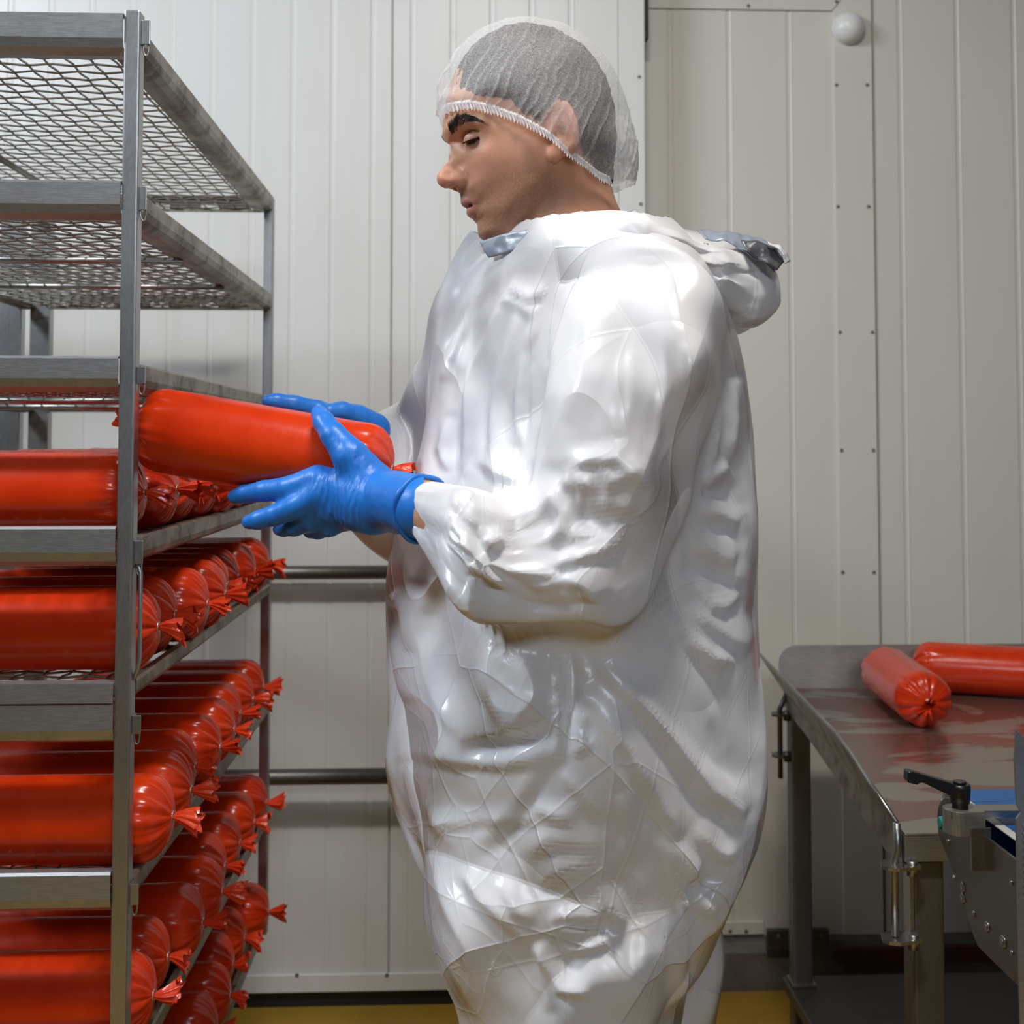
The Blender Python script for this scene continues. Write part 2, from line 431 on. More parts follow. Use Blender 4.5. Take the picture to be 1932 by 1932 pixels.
# bottom frame, legs and casters (below the picture)
a, b = rbox((XL, YF + 0.02, 0.20), (XR, YF + 0.05, 0.235)); MB().box(a, b, 0.003).build('base_beam', M['steel_bar'], rack)
a, b = rbox((XL + 0.08, YF + 0.02, 0.30), (XL + 0.11, YB - 0.03, 0.33)); MB().box(a, b, 0.003).build('base_beam', M['steel_bar'], rack)
for (x, y) in ((XL + 0.12, YF + 0.12), (XL + 0.33, YF + 0.12), (XL + 0.12, YB - 0.15), (XL + 0.33, YB - 0.15)):
    q = Vector((x, y, 0)) - ro
    m = MB(); m.tube([q + Vector((-0.014, 0, 0.05)), q + Vector((0.014, 0, 0.05))], 0.05, 20)
    wh = m.build('caster_wheel', M['dark'], rack)
    m = MB()
    for sx in (-0.019, 0.019): m.box(q + Vector((sx - 0.002, -0.018, 0.035)), q + Vector((sx + 0.002, 0.018, 0.12)))
    m.box(q + Vector((-0.022, -0.02, 0.12)), q + Vector((0.022, 0.02, 0.31)))
    m.build('caster_fork', M['steel'], rack)

zF = lambda y: W(230, y, YF + 0.004)[2]
#            rail top   bar height
LEV = [(zF(30), 0.044), (zF(345), 0.041), (zF(675), 0.038), (zF(996), 0.043), (zF(1290), 0.021), (zF(1646), 0.043), (0.572, 0.042), (0.372, 0.042)]
LX0, LX1 = XL + 0.001, XR - 0.0188                              # shelf frame between the posts
LY0, LY1 = YF + 0.0, YB - 0.0

# woven mesh: one data shared by all shelves (origin at shelf centre)
def mesh_data(wx, wy, pitch=0.0283, r=0.00155):
    nx = int(wx / pitch); ny = int(wy / pitch)
    x0 = -nx * pitch / 2; y0 = -ny * pitch / 2
    V = []; Fc = []
    def wire(pts):
        n = len(pts); b = len(V); P = np.array(pts)
        T = np.gradient(P, axis=0); T /= np.linalg.norm(T, axis=1)[:, None]
        side = np.cross(T, (0, 0, 1.0)); side /= np.linalg.norm(side, axis=1)[:, None]
        up = np.cross(side, T)
        for k in range(5):
            a = 2 * math.pi * k / 5
            V_ = P + (side * math.cos(a) + up * math.sin(a)) * r
            rings.append(V_)
    for i in range(nx + 1):
        rings = []; x = x0 + i * pitch
        pts = []
        for j in range(-1, 2 * ny + 2):
            y = y0 + j * pitch / 2
            ph = 0.0 if j % 2 else (1 if ((j // 2) + i) % 2 else -1)
            pts.append((x + 0.0003 * math.sin(j * 1.7 + i), y, ph * r * 0.85))
        wire(pts); add_rings(V, Fc, rings)
    for j in range(ny + 1):
        rings = []; y = y0 + j * pitch
        pts = []
        for i in range(-1, 2 * nx + 2):
            x = x0 + i * pitch / 2
            ph = 0.0 if i % 2 else (-1 if ((i // 2) + j) % 2 else 1)
            pts.append((x, y + 0.0004 * math.sin(i * 2.1 + j), ph * r * 0.85))
        wire(pts); add_rings(V, Fc, rings)
    return np_mesh('wire_mesh', np.array(V), np.array(Fc))
def add_rings(V, Fc, rings):
    k = len(rings); n = len(rings[0]); b = len(V)
    for j in range(n):
        for q in range(k): V.append(rings[q][j])
    for j in range(n - 1):
        for q in range(k):
            Fc.append((b + j * k + q, b + j * k + (q + 1) % k, b + (j + 1) * k + (q + 1) % k, b + (j + 1) * k + q))
MESHD = mesh_data(LX1 - LX0 - 0.03, LY1 - LY0 - 0.04); MESHD.materials.append(M['wire'])

ORD = ['top', 'second', 'third', 'fourth', 'fifth', 'sixth', 'seventh', 'eighth']
shelf_z = []
for k, (zt_, bh) in enumerate(LEV):
    cxm, cym = (LX0 + LX1) / 2, (LY0 + LY1) / 2
    thin = (k == 4)
    e = empty('wire_shelf', (cxm, cym, zt_ - bh))
    full = 'empty' if k < 3 else 'loaded'
    tag(e, f'{full} stainless wire shelf, {ORD[k]} from the top of the rack' if k else 'empty stainless wire shelf at the very top of the rack', 'shelf', 'wire shelves of the rack')
    hx, hy = (LX1 - LX0) / 2, (LY1 - LY0) / 2
    # front rail: flat face, rounded lower part turned back under the mesh
    pr = [(-hy + 0.014, bh), (-hy + 0.001, bh), (-hy, bh - 0.001), (-hy, bh * 0.36), (-hy + 0.003, bh * 0.14), (-hy + 0.012, 0.0), (-hy + 0.030, 0.002)] if not thin else [(-hy + 0.016, bh), (-hy, bh), (-hy, 0)]
    MB().sweep(thick(pr, -0.002), -hx, hx - 0.0005, 'x').build('front_rail', M['steel_bar'], e)
    # right and left rail: face, rounded shoulder, hollow and inner lip
    hs = min(bh, 0.030)
    for sgn in (1, -1):
        ax = hx + (0.0178 if sgn > 0 else 0.0)
        pr = [(sgn * (ax - 0.010), hs), (sgn * (ax - 0.001), hs), (sgn * ax, hs - 0.001), (sgn * ax, hs * 0.45), (sgn * (ax - 0.003), hs * 0.22), (sgn * (ax - 0.011), hs * 0.05), (sgn * (ax - 0.020), hs * 0.02), (sgn * (ax - 0.022), 0.004), (sgn * (ax - 0.036), 0.004)]
        ya = -hy + 0.0226 if sgn > 0 else -hy + 0.024
        MB().sweep(thick(pr, 0.002 * sgn), ya, hy - 0.0228, 'y').build('side_rail', M['steel_grimy'], e)
    # rear rail with a row of dark slots
    m = MB(); zb0, zb1 = 0.0, min(bh, 0.028)
    m.box((-hx, hy - 0.020, zb1 - 0.012), (hx, hy - 0.0175, zb1)); m.box((-hx, hy - 0.020, zb0), (hx, hy - 0.0175, zb0 + 0.006))
    m.box((-hx, hy - 0.040, zb1 - 0.002), (hx, hy - 0.020, zb1))
    x = -hx
    while x < hx - 0.01:
        m.box((x, hy - 0.020, zb0 + 0.006), (min(x + 0.062, hx), hy - 0.0175, zb1 - 0.012)); x += 0.098
    m.build('rear_rail', M['steel_grimy'], e)
    zm = min(bh, 0.030) - 0.006
    if thin: zm = bh - 0.006
    w = link_data('wire_mesh', MESHD, None, e); w.location = (0, 0, zm if k > 2 else 0.008); tag(w, kind='stuff')
    shelf_z.append(zt_ - bh + (zm if k > 2 else 0.008) + 0.0036)
    zr = (zm if k > 2 else 0.008) - 0.0085
    if k == 0:
        MB().tube([(-hx + 0.13, -hy + 0.03, zr), (-hx + 0.13, hy - 0.03, zr)], 0.0055, 10).build('support_rod', M['steel_grimy'], e)
    else:
        for yy in (1.70, 1.985): MB().tube([(-hx + 0.01, yy - cym, zr), (hx - 0.004, yy - cym, zr)], 0.0048, 10).build('support_rod', M['steel'], e)

# crossbar under the fifth shelf, clips and handle on the front right post
zc = zF(1330)
MB().sweep([(y - ro.y, z) for y, z in thick([(YF + 0.015, zc), (YF, zc), (YF, zc - 0.028), (YF + 0.004, zc - 0.038), (YF + 0.014, zc - 0.042)], -0.002)], XL - ro.x + 0.001, XR - PW - ro.x - 0.0005, 'x').build('crossbar', M['steel_bar'], rack)
def clip(px0, py0, px1, py1, k):
    y = YF + 0.006
    a = W(px0, py0, y); b = W(px1, py1, y)
    e_ = MB()
    e_.box(Vector((XR + 0.0002, y, b[2])) - ro, Vector((XR + (b[0] - a[0]), y + 0.0025, a[2])) - ro, 0.0008)
    e_.box(Vector((XR + 0.0002, y, b[2])) - ro, Vector((XR + 0.0018, y + 0.014, a[2])) - ro, 0.0005)
    o = e_.build('shelf_clip', M['steel_post'], rack)
    xm = XR + (b[0] - a[0]) * 0.5; zb = b[2]
    pts = []
    for t in np.linspace(0, 2 * math.pi, 17)[:-1]:
        pts.append(Vector((xm + 0.0032 * math.cos(t), y + 0.004, zb - 0.003 + 0.0095 * math.sin(t))) - ro)
    MB().tube(pts, 0.0011, 6, closed=True).build('clip_loop', M['steel_post'], rack)
for k, (a, b, c_, d) in enumerate(((272, 38, 288, 84), (262, 352, 276, 396), (252, 692, 269, 724), (246, 1020, 262, 1064), (240, 1350, 257, 1385), (238, 1668, 255, 1708))): clip(a, b, c_, d, k)
za, zb_ = zF(1062), zF(1285)
hxw = XR + 0.0075
pts = [(XR + 0.0005, YF + 0.011, za - 0.004), (XR + 0.005, YF + 0.010, za - 0.005), (hxw, YF + 0.009, za - 0.012), (hxw, YF + 0.009, zb_ + 0.026), (XR + 0.005, YF + 0.010, zb_ + 0.012), (XR + 0.0005, YF + 0.011, zb_)]
MB().tube([Vector(p_) - ro for p_ in pts], 0.0026, 8).build('handle', M['steel_post'], rack)

# neighbouring rack, only its rear posts and one shelf edge show at the left rim
nr = empty('neighbour_rack', (XL - 0.30, YB, 0.0)); tag(nr, 'second steel rack at the left edge, mostly hidden behind the first', 'rack')
no = Vector(nr.location)
for px0, px1 in ((-4, 38), (-420, -380)):
    a, b = W(px0, 700, YB - 0.02), W(px1, 700, YB - 0.02)
    o = MB().box(Vector((a[0], YB - 0.02, 0.0)) - no, Vector((b[0], YB + 0.004, ztb)) - no).build('post', M['steel_post'], nr); bevmod(o, 0.002)
MB().box(Vector((XL - 0.52, YB - 0.0195, ztb - 0.03)) - no, Vector((XL - 0.08, YB + 0.0035, ztb)) - no).build('top_rail', M['steel_grimy'], nr)

# ------------------------------------------------------------------ sausages
SL, SR = 0.325, 0.0515
def sausage_meshes(seed):
    rnd = random.Random(seed)
    seg = 108; prof = []
    N = 46
    xs_ = np.concatenate([np.linspace(0, 1, 18) ** 1.5 * 0.062, np.linspace(0.062, SL - 0.062, 9)[1:-1], SL - (np.linspace(1, 0, 18) ** 1.5 * 0.062)])
    def rad(d):
        c = 0.040
        t = min(d / c, 1.0)
        return 0.0045 + (SR - 0.0045) * (1 - (1 - t) ** 2.3) ** 0.52
    ph = [[rnd.uniform(0, 6.28) for _ in range(4)] for _ in range(2)]
    nn = [(rnd.choice((9, 10, 11)), rnd.choice((15, 17)), rnd.choice((6, 7))) for _ in range(2)]
    V = []; F = []
    sag = rnd.uniform(0.000, 0.0015)
    for i, x in enumerate(xs_):
        d0, d1 = x, SL - x
        R = min(rad(d0), rad(d1))
        e = 0 if d0 < d1 else 1; d = min(d0, d1)
        amp = 0.15 * math.exp(-(d / 0.016) ** 1.2) + 0.045 * math.exp(-(d / 0.042) ** 2)
        for k in range(seg):
            th = 2 * math.pi * k / seg
            a, b_, c_ = nn[e]
            wv = 0.75 * abs(math.sin(a * th / 2 + ph[e][0] + 0.5 * math.sin(2 * th))) ** 0.6 + 0.5 * abs(math.sin(b_ * th / 2 + ph[e][1] + 1.5 * math.sin(th))) ** 0.6 + 0.15 * math.sin(c_ * th + ph[e][2]) - 0.45
            r = R * (1 + amp * 1.7 * (wv - 0.45)) * (1 + 0.010 * math.sin(2 * th + ph[0][3] + x * 6))
            V.append((x - SL / 2, r * math.cos(th), r * math.sin(th) - sag))
    n = len(xs_)
    for i in range(n - 1):
        for k in range(seg): F.append((i * seg + k, i * seg + (k + 1) % seg, (i + 1) * seg + (k + 1) % seg, (i + 1) * seg + k))
    F4 = np.array(F)
    body = np_mesh('sausage', np.array(V), F4); body.materials.append(M['casing'])
    # tail: pleated, flared and flattened fan, growing along +x from the knot
    def tail(sd):
        rn = random.Random(sd); sg = 40; st = 9; V = []; F = []
        fl = rn.uniform(0.5, 0.8); tw = rn.uniform(0, 3.1); L_ = rn.uniform(0.022, 0.031); bend = (rn.uniform(-0.25, 0.25), rn.uniform(-0.45, 0.1))
        for i in range(st):
            t = i / (st - 1); R = 0.0036 + 0.0125 * t ** 0.85
            for k in range(sg):
                th = 2 * math.pi * k / sg
                pl = 1 + (0.10 + 0.22 * t) * (1 if k % 4 < 2 else -1) * (0.7 + 0.3 * math.sin(3 * th + sd))
                y = R * pl * math.cos(th); z = R * pl * math.sin(th) * fl
                y, z = y * math.cos(tw) - z * math.sin(tw), y * math.sin(tw) + z * math.cos(tw)
                x = L_ * t + 0.0028 * t * math.sin(5 * th + sd) + 0.002 * t * math.cos(2 * th + 2 * sd)
                V.append((x, y + bend[0] * x * t, z + bend[1] * x * t))
        for i in range(st - 1):
            for k in range(sg): F.append((i * sg + k, i * sg + (k + 1) % sg, (i + 1) * sg + (k + 1) % sg, (i + 1) * sg + k))
        b = len(V); V.append((L_ * 0.55, 0, 0))
        me = np_mesh('casing_tail', np.array(V), np.array(F), True); me.materials.append(M['tail'])
        return me
    return body, tail(seed * 2 + 1), tail(seed * 2 + 2)
VAR = [sausage_meshes(s) for s in (3, 8, 21, 34, 55)]
_m = MB(); _m.tube([(0.0 + 0.0, 0.0056 * math.cos(t), 0.0056 * math.sin(t)) for t in np.linspace(0, 2 * math.pi, 15)[:-1]], 0.0016, 6, closed=True)
CLIPD = _m.data('clip'); CLIPD.materials.append(M['clip'])
srnd = random.Random(11)
def sausage(loc, rot, label, group, v=None, roll=None):
    v = srnd.randrange(len(VAR)) if v is None else v
    body, ta, tb = VAR[v]
    o = link_data('sausage', body); o.location = loc
    R = Matrix(rot) if not isinstance(rot, (tuple, list)) or len(rot) == 3 and hasattr(rot[0], '__len__') else None
    if R is not None: o.matrix_world = Matrix.Translation(loc) @ R.to_4x4()
    else: o.rotation_euler = rot
    tag(o, label, 'sausage', group)
    for sgn, t in ((1, ta), (-1, tb)):
        c = link_data('casing_tail', t, None, o); c.location = (sgn * (SL / 2 + 0.0005), 0, 0); c.rotation_euler = (0, 0, 0 if sgn > 0 else math.pi)
        q = link_data('clip', CLIPD, None, o); q.location = (sgn * (SL / 2 - 0.0005), 0, 0)
    return o
CNT = ['first', 'second', 'third', 'fourth', 'fifth', 'sixth', 'seventh', 'eighth', 'ninth']
xc = XR + 0.014 - SL / 2
for k, rows in ((3, 8), (4, 8), (5, 8), (6, 8), (7, 8)):
    zc_ = shelf_z[k] + SR + 0.0012
    for i in range(rows):
        y = YF + (0.086, 0.098, 0.086, 0.090, 0.088)[k - 3] + i * (0.1085 if k != 4 else 0.1062) + (srnd.uniform(-0.0025, 0.0025) if k != 4 else srnd.uniform(-0.001, 0.001))
        x = xc + srnd.uniform(-0.016, 0.010) + (0.006 if k == 5 else 0) - (0.022 if k == 3 and i == 0 else 0)
        rank = 'front row nearest the camera' if i == 0 else f'{CNT[i]} row counted from the front'
        sausage((x, y, zc_), (srnd.uniform(0, 6.28), 0, srnd.uniform(-0.004, 0.004)),
                f'red sausage on the {ORD[k]} rack shelf from the top, {rank}', f'red sausages on the {ORD[k]} shelf')

# ------------------------------------------------------------------ steel table at the right
ZT = 0.757
cFL = W(1707, 1572, 1.57); cBL = W(1478, 1302, 2.50)
yF_, yB_ = 1.57, 2.50
xFL, xBL = cFL[0], cBL[0]; XTR = 1.75
tb = empty('steel_table', ((xFL + XTR) / 2, 2.03, 0)); tag(tb, 'stainless steel work table with a raised rear edge against the wall', 'table')
to = Vector(tb.location)
def loc_(p): return Vector(p) - to
# top plate with apron
n = NT('table_top_steel'); v = n.coord(); vs = n.coord((5, 60, 60))
st = n.noise(vs, 5.0, 4); big = n.noise(v, 3.2, 5, 0.6, 0.4)
col = n.mix(st, (0.40, 0.385, 0.335), (0.50, 0.48, 0.42))
sm = n.noise(n.coord((1.0, 2.2, 1)), 1.9, 4, 0.55, 0.9)          # thin reddish liquid smears
wet = n.ramp(sm, [(0.47, 0.0), (0.50, 0.8)])
col = n.mix(wet, col, (0.15, 0.040, 0.026))
n.set(Base_Color=col, Metallic=n.math('SUBTRACT', 0.9, n.math('MULTIPLY', wet, 0.5)), Roughness=n.math('SUBTRACT', 0.40, n.math('MULTIPLY', wet, 0.22)))
n.bump(st, 0.06, 0.002)
M['table_top'] = n.m
q = [loc_((xFL, yF_, ZT)), loc_((XTR, yF_, ZT)), loc_((XTR, yB_, ZT)), loc_((xBL, yB_, ZT))]
V = [tuple(p) for p in q] + [tuple(p - Vector((0, 0, 0.004))) for p in q]
o = link_mesh('table_top', V, [(0, 1, 2, 3), (7, 6, 5, 4), (0, 4, 5, 1), (1, 5, 6, 2), (2, 6, 7, 3), (3, 7, 4, 0)], M['table_top'], tb); bevmod(o, 0.0015)
za_ = 0.038
m = MB(); m.box(loc_((xFL, yF_, ZT - za_)), loc_((XTR, yF_ + 0.003, ZT - 0.0042)), 0.001); m.build('apron', M['steel_table'], tb)
def side_sheet(name, a, b, z0, z1, t):
    a = Vector(a); b = Vector(b); d = (b - a).normalized(); nn_ = Vector((d.y, -d.x)) * t
    V = []
    for z in (z0, z1):
        for p in (a, b, b + nn_, a + nn_): V.append(tuple(Vector((p.x, p.y, z)) - to))
    return link_mesh(name, V, [(3, 2, 1, 0), (4, 5, 6, 7), (0, 1, 5, 4), (1, 2, 6, 5), (2, 3, 7, 6), (3, 0, 4, 7)], M['steel_table'], tb)
side_sheet('apron', (xFL, yF_ + 0.004), (xBL, yB_), ZT - za_, ZT - 0.0042, 0.003)
# rear upstand with a rounded corner, leaning back a little
zu = W(1600, 1217, yB_ + 0.02)[2]
xu = W(1470, 1280, yB_ + 0.01)[0]
pts = [(XTR, ZT - 0.002), (xu + 0.002, ZT - 0.002)]
R = 0.042
for t in np.linspace(math.pi, math.pi / 2, 9): pts.append((xu + R + R * math.cos(t), zu - R + R * math.sin(t)))
pts.append((XTR, zu))
V = []; lean = 0.02
for dy in (0.0, 0.003):
    for x, z in pts: V.append(tuple(loc_((x, yB_ + dy + lean * (z - ZT) / (zu - ZT), z))))
k = len(pts)
F = [tuple(range(k)), tuple(reversed(range(k, 2 * k)))] + [(i, (i + 1) % k, (i + 1) % k + k, i + k) for i in range(k)]
bm = bmesh.new(); [bm.verts.new(v_) for v_ in V]; bm.verts.ensure_lookup_table()
for f in F: bm.faces.new([bm.verts[i] for i in f])
bmesh.ops.recalc_face_normals(bm, faces=bm.faces); me = bpy.data.meshes.new('rear_upstand'); bm.to_mesh(me); bm.free()
link_data('rear_upstand', me, M['steel_table'], tb)
# legs
def leg(x0, x1, y0, y1, z0, z1):
    o = MB().box(loc_((x0, y0, z0)), loc_((x1, y1, z1))).build('leg', M['steel_leg'], tb); bevmod(o, 0.004, 3)
lx0, lx1 = W(1722, 1800, 1.585)[0], W(1781, 1800, 1.585)[0]
leg(lx0, lx1, 1.580, 1.621, 0, ZT - 0.0385)
bx0, bx1 = W(1497, 1700, 2.42)[0], W(1533, 1700, 2.42)[0]
leg(bx0, bx1, 2.42, 2.46, 0.0, ZT - 0.005)
leg(XTR - 0.05, XTR - 0.01, 1.580, 1.621, 0, ZT - 0.0385); leg(XTR - 0.05, XTR - 0.01, 2.42, 2.46, 0, ZT - 0.005)
m = MB(); m.box(loc_((bx0 - 0.004, 2.416, 0.166)), loc_((bx1 + 0.006, 2.464, 0.172)), 0.001); m.build('foot_collar', M['steel'], tb)
# lower shelf
sx = W(1476, 1816, 2.47)[0]
o = MB().box(loc_((sx, 1.60, 0.140)), loc_((XTR - 0.01, 2.475, 0.165))).build('lower_shelf', steel('shelf_steel', 0.16, 0.42, 0.4), tb); bevmod(o, 0.003)
# left guard plate, flaring outwards, with hem, rods and brackets
def gp(px, py, Y): return np.array(W(px, py, Y))
top = [gp(1431, 1232, 2.46), gp(1577, 1383, 1.83), gp(1607, 1422, 1.73), gp(1640, 1474, 1.66), gp(1692, 1552, 1.575)]
bot = []
for t_ in top:
    f = (t_[1] - 1.57) / (2.50 - 1.57); bot.append(np.array([xFL + (xBL - xFL) * f - 0.004, t_[1], ZT - 0.052 + 0.030 * f]))
V = []
for a_, b_ in zip(top, bot):
    mid = a_ * 0.12 + b_ * 0.88; mid[2] = ZT - 0.002 + 0.002; mid[0] = b_[0]
    for p in (a_, mid, b_): V.append(tuple(loc_(p)))
F = []
for i in range(len(top) - 1):
    for j in range(2): F.append((i * 3 + j, (i + 1) * 3 + j, (i + 1) * 3 + j + 1, i * 3 + j + 1))
o = link_mesh('side_guard', V, F, M['steel_grimy'], tb); md = o.modifiers.new('solid', 'SOLIDIFY'); md.thickness = 0.0025; md.offset = 0
hem = MB().tube([loc_(p) for p in top], 0.0034, 8).build('guard_hem', M['steel'], o)
pr0 = gp(1692, 1552, 1.572); rx = gp(1694, 1600, 1.572)[0]
zr0, zr1 = W(1690, 1765, 1.572)[2], W(1690, 1610, 1.572)[2]
xr_ = W(1688, 1690, 1.572)[0]
MB().tube([loc_(pr0), loc_((rx, 1.572, zr1 + 0.004)), loc_((xr_, 1.572, zr1 - 0.012)), loc_((xr_, 1.572, zr0))], 0.0052, 10).build('guard_rod', M['steel'], o)
yfr = 2.44
xa_ = W(1472, 1400, yfr)[0]
MB().tube([loc_((bot[0][0] - 0.002, yfr, ZT + 0.0)), loc_((xa_, yfr, ZT - 0.03)), loc_((xa_, yfr, W(1472, 1468, yfr)[2]))], 0.0055, 10).build('guard_rod', M['steel_dark'], o)
for (y, xr, za2, xleg, mt) in ((1.572, xr_, W(1690, 1632, 1.572)[2], lx0, 'steel'), (1.572, xr_, W(1690, 1770, 1.572)[2], lx0, 'steel'), (yfr, xa_, W(1472, 1347, yfr)[2], bx0, 'steel_dark'), (yfr, xa_, W(1472, 1424, yfr)[2], bx0, 'steel_dark')):
    m = MB(); h = 0.0022
    a_ = loc_((xr, y, za2))
    # tongue with rounded outer end, tilted strip to the leg
    ring = [(-0.020, -0.008), (-0.014, -0.016), (0.0, -0.020), (xleg - xr + 0.004, -0.012), (xleg - xr + 0.004, 0.014), (0.0, 0.018), (-0.015, 0.012)]
    lo = [m.bm.verts.new(a_ + Vector((p_[0], p_[1], -h))) for p_ in ring]; up_ = [m.bm.verts.new(a_ + Vector((p_[0], p_[1], h))) for p_ in ring]
    m.bm.faces.new(lo[::-1]); m.bm.faces.new(up_)
    for i in range(len(ring)): m.bm.faces.new((lo[i], lo[(i + 1) % len(ring)], up_[(i + 1) % len(ring)], up_[i]))
    m.disc(a_ + Vector((xleg - xr - 0.006, -0.006, -0.012)), (0, 0, 1), 0.0075, 0.020, 6)
    m.build('rod_bracket', M[mt], tb)
MB().box(loc_((lx0 - 0.006, 1.575, zr0 - 0.004)), loc_((lx0 - 0.001, 1.60, zr1))).build('bracket_plate', M['steel'], tb)

# sausages on the table
def frame(a, b):
    x = (Vector(b) - Vector(a)).normalized(); z = Vector((0, 0, 1)); y = z.cross(x).normalized(); z = x.cross(y)
    return Matrix((x, y, z)).transposed()
zt2 = ZT + SR + 0.0008
def on_table(px, py):                                            # ray met with the sausage axis plane
    d = ray(px, py); t = (zt2 - CAMH) / d[2]; p_ = _c + d * t; return Vector(p_)
a_ = on_table(1752, 1326); dirv = (on_table(1676, 1270) - a_).normalized()
b_ = a_ + dirv * SL
sausage((a_ + b_) / 2, frame(a_, b_) @ Matrix.Rotation(0.9, 3, 'X'), 'red sausage lying end-on on the table, its pleated end facing the camera', 'red sausages on the table', 2)
a2 = on_table(1722, 1256); b2 = a2 + (on_table(1932, 1268) - a2).normalized() * SL
sausage((a2 + b2) / 2, frame(a2, b2) @ Matrix.Rotation(2.2, 3, 'X'), 'red sausage lying along the rear edge of the table at the right rim', 'red sausages on the table', 0)

# ------------------------------------------------------------------ conveyor in front of the table
XC = W(1790, 1600, 1.50)[0]
cv = empty('belt_conveyor', (XC + 0.2, 1.1, 0)); tag(cv, 'small steel belt conveyor with a blue belt and black clamping lever', 'conveyor')
co = Vector(cv.location)
def cl(p): return Vector(p) - co
def P(px, py, x=None): return WX(px, py, XC if x is None else x)
out = [P(1770, 1575), P(1768, 1540), P(1770, 1522), P(1775, 1511), P(1783, 1505), P(1794, 1506), P(1805, 1512)]
pz = 0.822
out = [(p_[1], p_[2]) for p_ in out]
belt_z = W(1838, 1527, 1.47)[2]
out += [(1.40, belt_z - 0.008), (0.75, belt_z - 0.008), (0.75, P(1932, 1872)[2])]
out += [(P(x, y)[1], P(x, y)[2]) for x, y in ((1845, 1786), (1834, 1760), (1792, 1628))]
m = MB(); m.sweep(out, XC - co.x, XC - co.x + 0.004, 'x')
for v_ in m.bm.verts: v_.co.y -= co.y
pl = m.build('side_plate', steel('conveyor_plate_steel', 0.27, 0.36, 0.0, tint=(1.0, 0.97, 0.94), scratch=0.06), cv); bevmod(pl, 0.0008)
m = MB(); m.sweep(out, XC - co.x + 0.36, XC - co.x + 0.364, 'x')
for v_ in m.bm.verts: v_.co.y -= co.y
m.build('side_plate', pl.data.materials[0], cv)
MB().box(cl((XC + 0.0045, 0.76, belt_z - 0.13)), cl((XC + 0.359, 1.42, belt_z - 0.05))).build('conveyor_bed', M['steel_table'], cv)
for x in (XC + 0.02, XC + 0.31):
    MB().box(cl((x, 0.80, 0)), cl((x + 0.035, 0.835, belt_z - 0.1305))).build('leg', M['steel_table'], cv)
    MB().box(cl((x, 1.30, 0)), cl((x + 0.035, 1.335, belt_z - 0.1305))).build('leg', M['steel_table'], cv)
# belt loop round the nose
n = NT('blue_conveyor_belt'); v = n.coord()
f = n.noise(v, 22, 5, 0.7); sp = n.ramp(n.noise(n.coord((1, 6, 1)), 12, 4, 0.7), [(0.6, 0.0), (0.68, 0.8)])
n.set(Base_Color=n.mix(sp, n.mix(f, (0.006, 0.085, 0.30), (0.012, 0.14, 0.43)), (0.01, 0.012, 0.02)), Roughness=0.45); n.bump(f, 0.1, 0.002)
M['belt'] = n.m
yn = 1.548; rb = 0.018
def loop(dx0, dx1, dz, name, mat):
    pr = [(0.77, belt_z + dz)] + [(yn + (rb + dz) * math.sin(t), belt_z - rb + (rb + dz) * math.cos(t)) for t in np.linspace(0, math.pi, 12)] + [(0.77, belt_z - 2 * rb - dz)]
    m = MB(); m.sweep(thick(pr, -0.002 if dz == 0 else -0.0012), XC - co.x + dx0, XC - co.x + dx1, 'x')
    for v_ in m.bm.verts: v_.co.y -= co.y
    return m.build(name, mat, cv)
loop(0.030, 0.345, 0.0006, 'belt', M['belt']); loop(0.018, 0.0298, 0.0008, 'belt_edge', M['white_plastic'])
# bolts on the side plate
def bolt(px, py, r):
    p_ = P(px, py); m = MB(); m.disc(cl((XC, p_[1], p_[2])), (-1, 0, 0), r, 0.0018, 12, r * 0.8); m.disc(cl((XC - 0.0018, p_[1], p_[2])), (-1, 0, 0), r * 0.5, 0.0008, 6)
    m.build('bolt', M['steel'], cv)
for px, py, r in ((1790, 1588, 0.004), (1800, 1656, 0.004), (1817, 1674, 0.007), (1817, 1694, 0.007), (1838, 1723, 0.004), (1863, 1748, 0.007), (1893, 1777, 0.008), (1909, 1665, 0.003), (1910, 1797, 0.003), (1791, 1527, 0.004), (1777, 1549, 0.004)): bolt(px, py, r)
bp = P(1784, 1552); m = MB(); m.disc(cl((XC, bp[1], bp[2])), (-1, 0, 0), 0.0085, 0.007, 18, 0.0078); m.disc(cl((XC - 0.007, bp[1], bp[2])), (-1, 0, 0), 0.0078, 0.0015, 18, 0.006); m.build('button', M['teal'], cv)
# clamp block, arm, lever, tab
yk = 1.415; xk = XC - 0.028
a_ = W(1793, 1534, yk - 0.02); b_ = W(1862, 1581, yk - 0.02)
zk0, zk1 = b_[2], a_[2]
xa2, xb2 = a_[0], b_[0]
pr = [(xb2, yk - 0.018), (xb2, yk + 0.018)]
for t in np.linspace(math.pi / 2, 1.5 * math.pi, 12): pr.append((xa2 + 0.018 + 0.018 * math.cos(t), yk + 0.018 * math.sin(t)))
m = MB(); m.sweep([(p_[0] - co.x, p_[1] - co.y) for p_ in pr], zk0, zk1, 'z'); o = m.build('clamp_block', M['steel_table'], cv); bevmod(o, 0.0012)
m = MB(); m.box(cl((xb2 - 0.04, yk - 0.013, zk1 - 0.009)), cl((xb2 + 0.16, yk + 0.013, zk1 - 0.0005)), 0.001); m.build('clamp_arm', M['steel'], cv)
ta = W(1828, 1560, yk - 0.016); tb_ = W(1868, 1640, yk - 0.016)
m = MB(); m.box(cl((ta[0], yk - 0.0215, tb_[2])), cl((tb_[0], yk - 0.0185, ta[2])), 0.0006); m.build('clamp_tab', M['steel'], cv)
xh = W(1811, 1500, yk)[0]; zh1 = W(1811, 1478, yk)[2]
